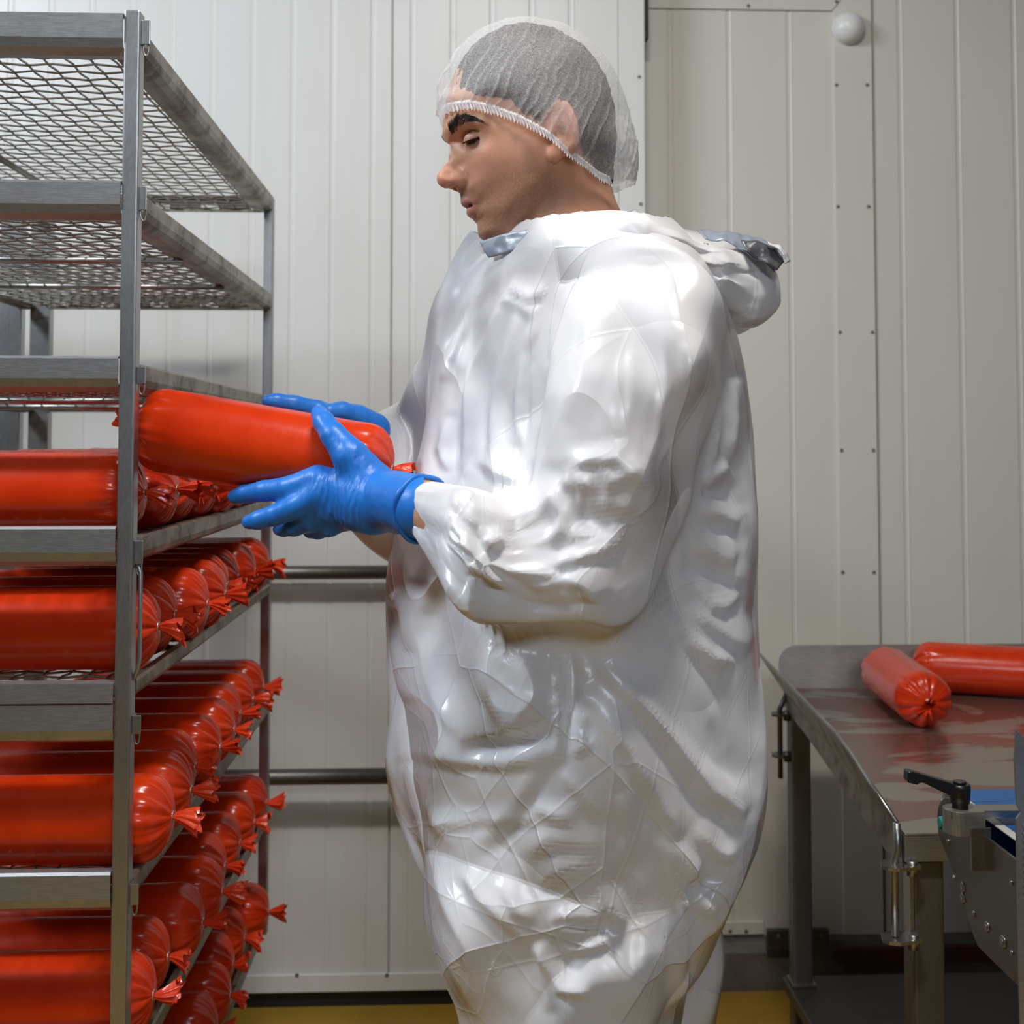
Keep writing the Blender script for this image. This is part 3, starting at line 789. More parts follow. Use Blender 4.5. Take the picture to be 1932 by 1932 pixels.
m = MB(); m.tube([cl((xh, yk, zk1 - 0.001)), cl((xh, yk, zk1 + 0.006)), cl((xh, yk, zk1 + 0.0065)), cl((xh, yk, zh1 - 0.004)), cl((xh, yk, zh1))], 0.01, 20, radii=[0.0095, 0.0095, 0.0115, 0.0128, 0.0118])
m.tube([cl((xh, yk, zh1)), cl((xh, yk, zh1 + 0.003))], 0.0075, 16)
hub = m.build('lever_hub', M['black'], cv)
tip = W(1709, 1464, yk - 0.004); st0 = W(1806, 1491, yk)
prof = [(1802, 1478), (1716, 1452), (1709, 1453), (1708, 1470), (1711, 1474), (1727, 1478), (1731, 1474), (1738, 1474), (1800, 1504)]
pw = [W(x, y, yk) for x, y in prof]
m = MB(); A_ = [m.bm.verts.new(cl((p_[0], yk - 0.008, p_[2]))) for p_ in pw]; B_ = [m.bm.verts.new(cl((p_[0], yk + 0.008, p_[2]))) for p_ in pw]
m.bm.faces.new(A_); m.bm.faces.new(B_[::-1])
for i in range(len(pw)): m.bm.faces.new((A_[i], B_[i], B_[(i + 1) % len(pw)], A_[(i + 1) % len(pw)]))
o = m.build('clamp_lever', M['black'], cv); bevmod(o, 0.002, 3)
# upright guide plate at the right rim, serrated edge
yg = 1.22
x0 = W(1919, 1600, yg)[0]
zg1 = W(1921, 1378, yg)[2]
prg = [(x0 + 0.001, zg1), (x0 - 0.001, zg1 - 0.03), (x0 + 0.001, zg1 - 0.078), (x0 + 0.005, zg1 - 0.085), (x0, zg1 - 0.092), (x0, 0.60), (x0 + 0.10, 0.60), (x0 + 0.10, zg1 - 0.03), (x0 + 0.02, zg1 - 0.015)]
m = MB()
A_ = [m.bm.verts.new(cl((p_[0], yg, p_[1]))) for p_ in prg]; B_ = [m.bm.verts.new(cl((p_[0], yg + 0.003, p_[1]))) for p_ in prg]
m.bm.faces.new(A_); m.bm.faces.new(B_[::-1])
for i in range(len(prg)): m.bm.faces.new((A_[i], B_[i], B_[(i + 1) % len(prg)], A_[(i + 1) % len(prg)]))
m.build('guide_plate', M['steel_table'], cv)
m = MB()
for i in range(14):
    z = W(1930, 1560 + i * 14, yg)[2]; m.disc(cl((x0 + 0.0085, yg, z)), (0, -1, 0), 0.0026, 0.0016, 8)
m.build('serration', M['steel'], cv)

# ------------------------------------------------------------------ sculpting tools (implicit shapes, surface nets, noise, crumpling)
def gnoise(P, seed=0):
    P = np.asarray(P, float); I = np.floor(P).astype(np.int64); f = P - I
    u = f * f * f * (f * (f * 6 - 15) + 10)
    out = 0.0
    def h(ix, iy, iz):
        n_ = (ix * 374761393 + iy * 668265263 + iz * 2147483647 + seed * 974634777) & 0x7fffffff
        n_ = ((n_ ^ (n_ >> 13)) * 1274126177) & 0x7fffffff
        n_ = (n_ ^ (n_ >> 16)) & 0x7fffffff
        return n_
    for dx in (0, 1):
        for dy in (0, 1):
            for dz in (0, 1):
                k = h(I[:, 0] + dx, I[:, 1] + dy, I[:, 2] + dz)
                th = (k % 1024) / 1024 * 2 * math.pi; cz = ((k >> 10) % 1024) / 512.0 - 1; s_ = np.sqrt(np.maximum(0, 1 - cz * cz))
                g = s_ * np.cos(th) * (f[:, 0] - dx) + s_ * np.sin(th) * (f[:, 1] - dy) + cz * (f[:, 2] - dz)
                w = (u[:, 0] if dx else 1 - u[:, 0]) * (u[:, 1] if dy else 1 - u[:, 1]) * (u[:, 2] if dz else 1 - u[:, 2])
                out = out + w * g
    return out
def fbm(P, sc, oct_=3, seed=0):
    P = np.asarray(P); r = 0; a = 1.0; t = 0
    for o_ in range(oct_):
        r = r + a * gnoise(P * sc * 2 ** o_ + 17.3 * o_, seed + o_); t += a; a *= 0.5
    return r / t
def nets(F, o, h):
    """surface nets of F<0 on a regular grid (origin o, spacing h) -> verts, quads"""
    nx, ny, nz = F.shape; inside = F < 0
    cnt = np.zeros((nx - 1, ny - 1, nz - 1), np.int8); acc = np.zeros((nx - 1, ny - 1, nz - 1, 3), np.float32)
    off = [(a, b, c) for a in (0, 1) for b in (0, 1) for c in (0, 1)]
    sl = lambda a, b, c: (slice(a, nx - 1 + a), slice(b, ny - 1 + b), slice(c, nz - 1 + c))
    for i, A in enumerate(off):
        for B in off[i + 1:]:
            if sum(abs(p - q) for p, q in zip(A, B)) != 1: continue
            fa, fb = F[sl(*A)], F[sl(*B)]
            m = (fa < 0) != (fb < 0)
            t = fa[m] / (fa[m] - fb[m])
            ix = np.array(A)[None] + t[:, None] * (np.array(B) - np.array(A))[None]
            acc[m] += ix; cnt[m] += 1
    m = cnt > 0
    idx = -np.ones(m.shape, np.int64); idx[m] = np.arange(m.sum())
    g = np.argwhere(m)
    V = (g + acc[m] / cnt[m][:, None]) * h + np.array(o)
    Q = []
    for ax in range(3):
        s0 = [slice(None)] * 3; s1 = [slice(None)] * 3; s0[ax] = slice(0, -1); s1[ax] = slice(1, None)
        a, b = inside[tuple(s0)], inside[tuple(s1)]
        e = np.argwhere(a != b); fl = a[tuple(e.T)]
        o1, o2 = [(1, 2), (2, 0), (0, 1)][ax]
        ok = (e[:, o1] > 0) & (e[:, o2] > 0) & (e[:, o1] < F.shape[o1] - 1) & (e[:, o2] < F.shape[o2] - 1)
        e = e[ok]; fl = fl[ok]
        def c(d1, d2):
            q = e.copy(); q[:, o1] -= d1; q[:, o2] -= d2; return idx[tuple(q.T)]
        q = np.stack([c(1, 1), c(0, 1), c(0, 0), c(1, 0)], 1)
        q[~fl] = q[~fl][:, ::-1]
        Q.append(q)
    return V, np.concatenate(Q)
def grid(lo, hi, h):
    ax = [np.arange(l, u_ + h, h, dtype=np.float32) for l, u_ in zip(lo, hi)]
    return np.stack(np.meshgrid(*ax, indexing='ij'), -1), np.array([a[0] for a in ax])
def cone(P, a, b, ra, rb):
    a = np.asarray(a, np.float32); b = np.asarray(b, np.float32); d = b - a
    t = np.clip(((P - a) @ d) / max(float(d @ d), 1e-9), 0, 1)
    return np.linalg.norm(P - a - t[..., None] * d, axis=-1) - (ra + (rb - ra) * t)
def ell(P, c, r, R=None):
    q = P - np.asarray(c, np.float32)
    if R is not None: q = q @ np.asarray(R, np.float32)
    r = np.asarray(r, np.float32)
    k0 = np.linalg.norm(q / r, axis=-1); k1 = np.linalg.norm(q / (r * r), axis=-1)
    return k0 * (k0 - 1) / np.maximum(k1, 1e-6)
def smin(a, b, k):
    h = np.clip(0.5 + 0.5 * (b - a) / k, 0, 1); return b + (a - b) * h - k * h * (1 - h)
def smax(a, b, k): return -smin(-a, -b, k)
def chain(P, pts, k=None):
    f = None
    for (a, ra), (b, rb) in zip(pts, pts[1:]):
        c_ = cone(P, a, b, ra, rb); f = c_ if f is None else (np.minimum(f, c_) if k is None else smin(f, c_, k))
    return f
def edges_of(Q):
    E = np.concatenate([Q[:, [i, (i + 1) % Q.shape[1]]] for i in range(Q.shape[1])]); E.sort(axis=1)
    return np.unique(E, axis=0)
def lap(V, E, lam, it, keep=None):
    n_ = len(V); deg = np.bincount(E.ravel(), minlength=n_)[:, None].astype(float)
    for _ in range(it):
        s_ = np.stack([np.bincount(E[:, 0], V[E[:, 1], a], n_) + np.bincount(E[:, 1], V[E[:, 0], a], n_) for a in range(3)], 1)
        D = lam * (s_ / np.maximum(deg, 1) - V)
        if keep is not None: D = D * keep[:, None]
        V = V + D
    return V
def normals(V, Q):
    N = np.zeros_like(V)
    n_ = np.cross(V[Q[:, 2]] - V[Q[:, 0]], V[Q[:, 3]] - V[Q[:, 1]]) if Q.shape[1] == 4 else np.cross(V[Q[:, 1]] - V[Q[:, 0]], V[Q[:, 2]] - V[Q[:, 0]])
    for i in range(Q.shape[1]):
        for a in range(3): N[:, a] += np.bincount(Q[:, i], n_[:, a], len(V))
    return N / np.maximum(np.linalg.norm(N, axis=1), 1e-12)[:, None]
def crumple(V, Q, stretch, it, lo, hi, bend=0.15, seed=0, amp=0.003, sc=40.0, grav=0.0):
    """let a film with too much area buckle inside a shell lo..hi round its first shape"""
    E1 = edges_of(Q); D1 = np.concatenate([Q[:, [0, 2]], Q[:, [1, 3]]]); E = np.concatenate([E1, D1])
    N = normals(V, Q); V0 = V.copy(); n_ = len(V)
    L = np.linalg.norm(V[E[:, 1]] - V[E[:, 0]], axis=1) * (1 + (stretch[E].mean(1) if np.ndim(stretch) else stretch))
    deg = np.bincount(E.ravel(), minlength=n_)[:, None].astype(float); deg1 = np.bincount(E1.ravel(), minlength=n_)[:, None].astype(float)
    V = V + N * (amp * fbm(V, sc, 2, seed) * 3)[:, None]
    lo = np.broadcast_to(lo, (n_,)); hi = np.broadcast_to(hi, (n_,))
    for k in range(it):
        d = V[E[:, 1]] - V[E[:, 0]]; l = np.linalg.norm(d, axis=1)
        c_ = ((l - L) / np.maximum(l, 1e-9) * 0.5)[:, None] * d
        s_ = np.stack([np.bincount(E[:, 0], c_[:, a], n_) - np.bincount(E[:, 1], c_[:, a], n_) for a in range(3)], 1)
        V = V + 1.6 * s_ / deg
        if bend:
            s_ = np.stack([np.bincount(E1[:, 0], V[E1[:, 1], a], n_) + np.bincount(E1[:, 1], V[E1[:, 0], a], n_) for a in range(3)], 1)
            V = V + bend * (s_ / deg1 - V)
        V[:, 2] -= grav
        D = V - V0; dn = (D * N).sum(1); T = D - dn[:, None] * N
        tl = np.linalg.norm(T, axis=1); T *= np.minimum(1, 0.010 / np.maximum(tl, 1e-9))[:, None]
        V = V0 + T + np.clip(dn, lo, hi)[:, None] * N
    return V
def facets(P, size, seed, region=1.5, warp=0.0, wsc=8.0):
    """crumpled-film height: a point is reflected across many random planes, so straight creases end at older creases"""
    rr = np.random.default_rng(seed); P = np.asarray(P, float).copy()
    if warp: P = P + warp * np.stack([fbm(P, wsc, 2, seed + k) for k in (1, 2, 3)], 1)
    n_ = int(round(math.log2(region / size) * 3)); c0 = P.mean(0); P = P - c0; ext = region / 2
    for k in range(n_):
        d = rr.normal(size=3); d /= np.linalg.norm(d); c_ = rr.uniform(-0.35, 0.35) * ext * 2 ** (-k / 3.0)
        t = P @ d - c_; P = P + np.outer(np.abs(t) - t, d)
    d = rr.normal(size=3); d /= np.linalg.norm(d); h = P @ d
    return h - h.mean()
def subdiv(V, Q):
    """one Catmull-like quad split (linear + light smoothing)"""
    E = np.concatenate([Q[:, [i, (i + 1) % 4]] for i in range(4)]); Es = np.sort(E, 1)
    U, inv = np.unique(Es, axis=0, return_inverse=True); inv = inv.ravel()
    n0, m = len(V), len(Q)
    fc = V[Q].mean(1)
    ef = np.stack([np.bincount(inv, np.tile(fc[:, a], 4), len(U)) for a in range(3)], 1); ec = np.bincount(inv, minlength=len(U))
    em = (V[U[:, 0]] + V[U[:, 1]]) / 2
    ep = np.where((ec == 2)[:, None], em * 0.5 + ef / np.maximum(ec, 1)[:, None] * 0.5, em)
    val = np.bincount(U.ravel(), minlength=n0).astype(float)
    Fv = np.stack([np.bincount(Q.ravel(), np.repeat(fc[:, a], 4), n0) for a in range(3)], 1) / np.maximum(np.bincount(Q.ravel(), minlength=n0), 1)[:, None]
    Rv = np.stack([np.bincount(U[:, 0], em[:, a], n0) + np.bincount(U[:, 1], em[:, a], n0) for a in range(3)], 1) / np.maximum(val, 1)[:, None]
    vv = np.maximum(val, 3)[:, None]
    NV = (Fv + 2 * Rv + (vv - 3) * V) / vv
    bnd = np.zeros(n0, bool); bnd[U[ec != 2].ravel()] = True
    NV[bnd] = V[bnd]
    e = [n0 + inv[i * m:(i + 1) * m] for i in range(4)]; f = n0 + len(U) + np.arange(m)
    Q2 = np.concatenate([np.stack([Q[:, i], e[i], f, e[(i - 1) % 4]], 1) for i in range(4)])
    return np.concatenate([NV, ep, fc]), Q2
def tps(pts, val, q, reg=1e-6):
    pts = np.asarray(pts, float); n_ = len(pts)
    def U(r2): return np.where(r2 > 0, r2 * np.log(np.maximum(r2, 1e-12)), 0.0)
    K = U(((pts[:, None] - pts[None]) ** 2).sum(-1)) + reg * np.eye(n_)
    Pm = np.c_[np.ones(n_), pts]; A = np.block([[K, Pm], [Pm.T, np.zeros((3, 3))]])
    s_ = np.linalg.solve(A, np.r_[val, 0, 0, 0])
    out = np.empty(len(q))
    for i in range(0, len(q), 20000):
        qq = q[i:i + 20000]; out[i:i + 20000] = U(((qq[:, None] - pts[None]) ** 2).sum(-1)) @ s_[:n_] + np.c_[np.ones(len(qq)), qq] @ s_[n_:]
    return out
def color_attr(me, C, name='Col'):
    a = me.color_attributes.new(name, 'FLOAT_COLOR', 'POINT')
    a.data.foreach_set('color', np.c_[C, np.ones(len(C))].astype(np.float32).ravel() if C.ndim == 2 else np.repeat(C[:, None], 4, 1).astype(np.float32).ravel())

# ------------------------------------------------------------------ the worker
YP = 1.38                                                        # depth of the worker's midline
person = empty('person', (W(1090, 1000, YP)[0], YP, 0.0))
tag(person, 'person in a crinkled white plastic coverall, hairnet and blue gloves holding a red sausage', 'person')
PO = np.array(person.location)

# ---- head frame: u backwards, w sideways towards the camera, v up
HA = math.radians(9.0)
HC = np.array(W(1040, 270, YP))
HU = np.array([math.cos(HA), math.sin(HA), 0.0]); HL = np.array([math.sin(HA), -math.cos(HA), 0.0]); HZ = np.array([0, 0, 1.0])
def hp(px, py, wmm=0.0):
    d = ray(px, py); w = wmm * 0.001
    t = (w - (_c - HC) @ HL) / (d @ HL); p_ = _c + d * t - HC
    return np.array([p_ @ HU, p_[2], w])
def h2w(q): q = np.asarray(q); return HC + q[..., :1] * HU + q[..., 1:2] * HZ + q[..., 2:3] * HL
OUTL = [(838, 209), (837, 225), (836.5, 242), (838.5, 258), (845, 268), (850, 277), (847, 293), (838, 312), (830.5, 327), (828.5, 337), (831.5, 346), (840, 353), (851, 353.5), (861, 353), (866, 358), (868, 365), (870, 372.5), (870.5, 380), (877, 386), (884, 388),
        (882.5, 394), (882, 400), (887, 407.5), (895, 412.5), (900, 417), (901.5, 428), (903, 437), (908, 446), (917, 452.5), (934, 457), (950, 466), (962, 482), (964, 500), (957, 535),
        (960, 575), (1010, 590), (1070, 595), (1130, 590), (1190, 570), (1225, 520), (1195, 450), (1168, 400), (1153, 360), (1147, 325), (1153, 275), (1150, 220), (1133, 160), (1098, 105), (1047, 68), (990, 55), (935, 64), (892, 88), (864, 128), (848, 172), (841, 195)]
INN = [(850, 213, 27), (870, 215, 42), (900, 220, 54), (940, 225, 62), (990, 235, 69),
       (845, 244, 20), (856, 236, 32), (880, 228, 48), (905, 232, 56), (930, 245, 61),
       (855, 262, 11), (866, 264, 15), (872, 276, 19), (880, 290, 27), (890, 282, 34), (905, 283, 46), (915, 255, 52), (930, 262, 59), (897, 252, 41), (880, 252, 30),
       (854, 292, 6.5), (860, 300, 11), (845, 312, 7), (853, 320, 12), (836, 330, 7.5), (846, 334, 12), (838, 345, 8), (858, 336, 15), (868, 338, 17.5), (866, 349, 12), (850, 348, 10), (876, 342, 18), (884, 346, 21),
       (876, 310, 19), (884, 325, 25), (890, 308, 33), (893, 345, 29), (912, 312, 46), (940, 302, 59), (975, 300, 66), (1010, 292, 70), (1040, 285, 71), (925, 345, 45), (960, 340, 58), (1000, 330, 65),
       (878, 362, 13), (890, 362, 22), (880, 372, 12), (893, 372, 22), (909, 379, 27), (880, 380, 11), (893, 380, 20), (893, 391, 15), (903, 391, 22), (892, 399, 12), (906, 401, 22), (918, 385, 32),
       (902, 412, 11), (912, 414, 19), (909, 428, 13), (920, 430, 23), (912, 441, 13), (922, 446, 15), (940, 418, 35), (930, 440, 24),
       (955, 395, 48), (985, 375, 57), (1012, 348, 63), (1035, 325, 66), (948, 443, 28), (975, 420, 42), (1003, 393, 52), (1027, 362, 57),
       (960, 458, 26), (985, 450, 40), (1000, 480, 48), (1050, 430, 57), (1075, 385, 58), (1110, 375, 51), (1060, 345, 61), (1090, 325, 61), (1128, 335, 36), (1050, 500, 60), (1110, 480, 63), (1160, 480, 52), (1000, 540, 48), (1110, 550, 62), (1140, 420, 42),
       (1000, 150, 72), (1040, 180, 77), (1080, 200, 75), (1112, 220, 64), (1060, 120, 65), (1000, 100, 57), (940, 110, 52), (940, 150, 63), (900, 140, 45), (890, 175, 51), (940, 190, 63), (1030, 230, 77), (1060, 255, 73), (1100, 272, 60), (1130, 240, 44), (1120, 180, 47), (1085, 130, 48), (1040, 88, 36), (960, 80, 33), (900, 105, 27), (866, 150, 26), (862, 185, 36), (1125, 295, 42)]
def field_pts(outl, inn, off=9, neg=0.0006):
    P_, Vv = [], []
    O = np.array(outl, float); n_ = len(O)
    sg_ = -1 if np.sum(O[:, 0] * np.roll(O[:, 1], -1) - np.roll(O[:, 0], -1) * O[:, 1]) > 0 else 1
    for i in range(n_):
        P_.append(hp(*O[i])[:2]); Vv.append(0.0)
        t = O[(i + 1) % n_] - O[i - 1]; t /= np.linalg.norm(t); nrm = np.array([-t[1], t[0]])
        P_.append(hp(*(O[i] + nrm * off * sg_))[:2]); Vv.append(-neg)
    for x, y, w in inn:
        q = hp(x, y, w * 1.04); P_.append(q[:2]); Vv.append((w * 1.04e-3) ** 2)
    return np.array(P_), np.array(Vv)
hP, hV = field_pts(OUTL, INN)
hh = 0.0018
lo = np.array([hP[:, 0].min() + 0.002, -0.205, -0.102]); hi = np.array([hP[:, 0].max() - 0.002, hP[:, 1].max() - 0.002, 0.102])
G, go = grid(lo, hi, hh)
W2 = tps(hP, hV, G[:, :, 0, :2].reshape(-1, 2)).reshape(G.shape[:2])
gu, gv = np.gradient(W2, hh)
Fh = W2[..., None] - G[..., 2] ** 2
gm = np.sqrt(gu[..., None] ** 2 + gv[..., None] ** 2 + 4 * G[..., 2] ** 2)
sd = np.clip(-Fh / np.maximum(gm, 0.012), -0.03, 0.03).astype(np.float32)
def sym(fn):                                                     # a feature on both sides
    global Gs
    Gs = G.copy(); Gs[..., 2] = np.abs(Gs[..., 2]); return fn(Gs)
Gs = G.copy(); Gs[..., 2] = np.abs(Gs[..., 2])
eyeC = hp(897, 266, 29.5)
def lidhit(px, py, R):
    d = ray(px, py); d = np.array([d @ HU, d[2], d @ HL]); d /= np.linalg.norm(d); o_ = np.array([(_c - HC) @ HU, (_c - HC)[2], (_c - HC) @ HL]) - eyeC
    b_ = o_ @ d; q_ = b_ * b_ - (o_ @ o_ - R * R)
    t = -b_ - math.sqrt(max(q_, 0.0)); p_ = o_ + d * t
    return eyeC + p_ / np.linalg.norm(p_) * R
LASH = [(877.5, 268), (884, 264.5), (893, 261.5), (902, 259), (909.5, 257.5)]
OPEN = [(880, 270.5), (886, 270), (894, 267.5), (902, 263), (908, 259.5)]
# nose wings, lips, lids
sd = smin(sd, ell(Gs, hp(868, 338, 12.5), (0.0100, 0.0085, 0.0060)), 0.005)
sd = smin(sd, ell(Gs, hp(840, 337, 0), (0.0095, 0.0090, 0.0100)), 0.006)
ul = chain(Gs, [(hp(877, 379, 0), 0.0042), (hp(884, 380, 9), 0.0042), (hp(895, 380, 18), 0.0032), (hp(908, 379, 25), 0.0014)])
ll = chain(Gs, [(hp(889, 397, 0), 0.0052), (hp(894, 396, 9), 0.0050), (hp(901, 391, 17), 0.0038), (hp(908, 381, 24), 0.0014)])
sd = smin(sd, ul, 0.004); sd = smin(sd, ll, 0.004)
slit = chain(Gs, [(hp(878, 388.5, 0), 0.0026), (hp(888, 387, 10), 0.0024), (hp(897, 384.5, 18), 0.0014), (hp(909, 380, 26), 0.0006)])
sd = smax(sd, -slit, 0.0022)
sd = smax(sd, -ell(Gs, hp(856, 350, 7.5), (0.0062, 0.0036, 0.0038)), 0.002)
sd = smax(sd, -chain(Gs, [(hp(876, 325, 21), 0.0008), (hp(884, 335, 23.5), 0.0014), (hp(883, 346, 22.5), 0.0012), (hp(876, 352, 19), 0.0008)]), 0.004)
# eyes: hollow, lid ball, opening under the lashes
sd = smax(sd, -ell(Gs, hp(884, 264, 26), (0.0100, 0.0085, 0.0105)), 0.007)
lid = np.linalg.norm(Gs - eyeC, axis=-1) - 0.0136
sd = smin(sd, lid, 0.0035)
openc = lidhit(892, 268, 0.0130)
sd = smax(sd, -chain(Gs, [(lidhit(x_, y_, 0.0138), r_) for (x_, y_), r_ in zip(OPEN, (0.0014, 0.0027, 0.0030, 0.0022, 0.0010))]), 0.0010)
ball = np.linalg.norm(Gs - eyeC, axis=-1) - 0.0122
sd = np.minimum(sd, ball)
# crease above the lid, brow ridge
cr = chain(Gs, [(hp(880, 252, 29), 0.0012), (hp(892, 244.5, 40), 0.0014), (hp(906, 247, 48), 0.0010)])
sd = smax(sd, -cr, 0.003)
br = chain(Gs, [(hp(870, 236, 38), 0.0030), (hp(886, 227, 47), 0.0036), (hp(905, 229, 54), 0.003)])
sd = smin(sd, br, 0.006)
# ear
eT = math.radians(14)
Re = np.array([[math.cos(eT), -math.sin(eT), 0], [math.sin(eT), math.cos(eT), 0], [0, 0, 1.0]])
Fl = Matrix.Rotation(math.radians(-20), 3, 'Y'); Re = Re @ np.array(Fl)
ec = hp(1060, 238, 79)
ear = ell(Gs, ec, (0.0185, 0.0350, 0.0065), Re)
ear = smin(ear, ell(Gs, hp(1046, 290, 75), (0.0085, 0.0105, 0.0050)), 0.006)
ear = smax(ear, -ell(Gs, ec + np.array([-0.001, -0.003, 0.0065]), (0.0115, 0.0240, 0.0058), Re), 0.002)
ear = smin(ear, ell(Gs, ec + np.array([0.003, 0.004, 0.0015]), (0.0045, 0.0190, 0.0040), Re), 0.003)
ear = smax(ear, -ell(Gs, ec + np.array([-0.0045, -0.008, 0.004]), (0.0075, 0.0090, 0.0090)), 0.002)
ear = smin(ear, ell(Gs, ec + np.array([-0.0125, -0.008, -0.002]), (0.0050, 0.0075, 0.0060)), 0.003)
sd = smin(sd, ear, 0.004)
Vh, Qh = nets(sd, go, hh)
Eh = edges_of(Qh); Vh = lap(Vh, Eh, 0.4, 2)
keep_ = None
# colours of the skin (stubble, lips, flush, iris) as point attributes
wa = np.abs(Vh[:, 2])
def near(px, py, w, r): return np.exp(-(((Vh[:, 0] - hp(px, py, w)[0]) ** 2 + (Vh[:, 1] - hp(px, py, w)[1]) ** 2 + (wa - w * 1e-3) ** 2) / r ** 2))
base = np.array([0.60, 0.315, 0.195]); C = np.tile(base, (len(Vh), 1))
def blend(mask, col): 
    global C
    mask = np.clip(mask, 0, 1)[:, None]; C = C * (1 - mask) + np.array(col) * mask
n1 = fbm(Vh, 90, 3, 5); n2 = gnoise(Vh * 520, 9); n3 = gnoise(Vh * 1100, 4)
blend(0.22 + 0.35 * n1, (0.62, 0.30, 0.19))
st = sum(near(x, y, w, r) for x, y, w, r in ((930, 420, 30, 0.030), (960, 405, 46, 0.034), (990, 385, 55, 0.034), (1012, 350, 62, 0.026), (920, 440, 20, 0.026), (905, 425, 8, 0.02), (960, 445, 35, 0.03), (940, 380, 42, 0.022)))
st = np.clip(st, 0, 1)
mo = np.clip(near(884, 366, 14, 0.010) + near(896, 367, 22, 0.009) + near(876, 364, 6, 0.009), 0, 1)
blend(np.clip(0.46 * st + 0.22 * st * np.clip(n2 * 2.2 + n3, -0.5, 1), 0, 0.75), (0.20, 0.115, 0.075))
blend(0.55 * mo, (0.17, 0.095, 0.065))
blend(0.55 * near(838, 338, 4, 0.016) + 0.25 * near(920, 320, 48, 0.03), (0.66, 0.27, 0.19))
lipm = np.clip(1.25 - np.minimum(np.abs(chain(Vh * [1, 1, 0] + np.c_[np.zeros(len(Vh)), np.zeros(len(Vh)), wa], [(hp(877, 379, 0), 0.0042), (hp(884, 380, 9), 0.0042), (hp(895, 380, 18), 0.0032), (hp(908, 379, 25), 0.0014)])),
                             np.abs(chain(Vh * [1, 1, 0] + np.c_[np.zeros(len(Vh)), np.zeros(len(Vh)), wa], [(hp(889, 397, 0), 0.0052), (hp(894, 396, 9), 0.0050), (hp(901, 391, 17), 0.0038), (hp(908, 381, 24), 0.0014)]))) / 0.0016, 0, 1)
blend(0.75 * lipm, (0.50, 0.17, 0.155))
blend(0.9 * np.clip(near(885, 387, 6, 0.006) + near(892, 386, 14, 0.004), 0, 1) * (np.abs(chain(np.c_[Vh[:, :2], wa], [(hp(878, 388.5, 0), 0.0026), (hp(888, 387, 10), 0.0024), (hp(897, 384.5, 18), 0.0014)])) < 0.0012), (0.10, 0.02, 0.02))
blend(0.6 * near(1060, 235, 82, 0.03), (0.74, 0.31, 0.25))
dball = np.linalg.norm(np.c_[Vh[:, :2], wa] - eyeC, axis=1)
eyem = np.exp(-np.maximum(0, (dball - 0.0124)) / 0.0003) * (np.linalg.norm(np.c_[Vh[:, :2], wa] - openc, axis=1) < 0.016)
blend(np.clip(eyem, 0, 1), (0.16, 0.11, 0.10))  # eyeball dark, shade under the lid included in its colour
iris = lidhit(886, 271, 0.0122)
blend((np.linalg.norm(np.c_[Vh[:, :2], wa] - iris, axis=1) < 0.0088) * np.clip(eyem, 0, 1), (0.012, 0.007, 0.005))
blend(0.35 * near(893, 252, 38, 0.007), (0.72, 0.46, 0.36))  # paler upper lid, the light on its bulge put into the colour
blend(0.35 * near(885, 283, 28, 0.008), (0.30, 0.15, 0.12))
Vhw = h2w(Vh)

# ---- rough body inside the clothes, continuing the neck (arms reach the gloves)
def wp(px, py, Y): return np.array(W(px, py, Y))
lo_, hi_ = np.array([-0.33, 1.02, 0.06]), np.array([0.40, 1.78, 1.54])
GB, gbo = grid(lo_, hi_, 0.012)
SKEL = [
    [(wp(1075, 470, 1.385), .055), (wp(1090, 640, YP), .115), (wp(1085, 950, YP), .12), (wp(1085, 1300, YP), .13), (wp(1090, 1500, YP), .13)],
    [(wp(1095, 580, YP), .06), (wp(1205, 610, 1.215), .055), (wp(1105, 1075, 1.165), .042), (wp(930, 1035, 1.185), .042), (wp(790, 950, 1.245), .0285), (wp(745, 935, 1.30), .027)],
    [(wp(1060, 590, YP), .06), (wp(940, 650, 1.54), .05), (wp(885, 900, 1.59), .042), (wp(790, 900, 1.60), .034), (wp(740, 880, 1.59), .027)],
    [(wp(1090, 1480, 1.31), .09), (wp(1085, 1932, 1.29), .075)], [(wp(1120, 1480, 1.46), .09), (wp(1150, 1900, 1.47), .075)]]
fb = None
for ch_ in SKEL:
    c_ = chain(GB, [(p_, r_ if k_ > 3 else r_ * 0.86) for k_, (p_, r_) in enumerate(ch_)]); fb = c_ if fb is None else smin(fb, c_, 0.03)
kn, kf = SKEL[3][1][0], SKEL[4][1][0]
for k_ in (kn, kf):
    fb = smin(fb, cone(GB, k_, np.array([k_[0] + 0.02, k_[1], 0.10]), .07, .042), 0.02)
Vb, Qb = nets(fb, gbo, 0.012)
body_me = np_mesh('body', np.concatenate([Vhw, Vb]) - PO, np.concatenate([Qh, Qb + len(Vh)]))
color_attr(body_me, np.concatenate([C, np.tile(base, (len(Vb), 1))]))
n = NT('skin'); v = n.coord()
at = n.add('ShaderNodeAttribute', attribute_name='Col')
pore = n.noise(v, 900.0, 3, 0.6)
n.set(Base_Color=n.mix(n.ramp(pore, [(0.3, 0.0), (0.7, 0.35)]), at.outputs['Color'], n.mix(0.65, at.outputs['Color'], (0.20, 0.09, 0.05))), Roughness=0.50, Specular_IOR_Level=0.36,
      Subsurface_Weight=0.35, Subsurface_Radius=(0.011, 0.0035, 0.0018), Subsurface_Scale=0.35)
n.bump(n.math('ADD', pore, n.noise(v, 260.0, 3)), 0.10, 0.0012)
M['skin'] = n.m
body = link_data('body', body_me, M['skin'], person)

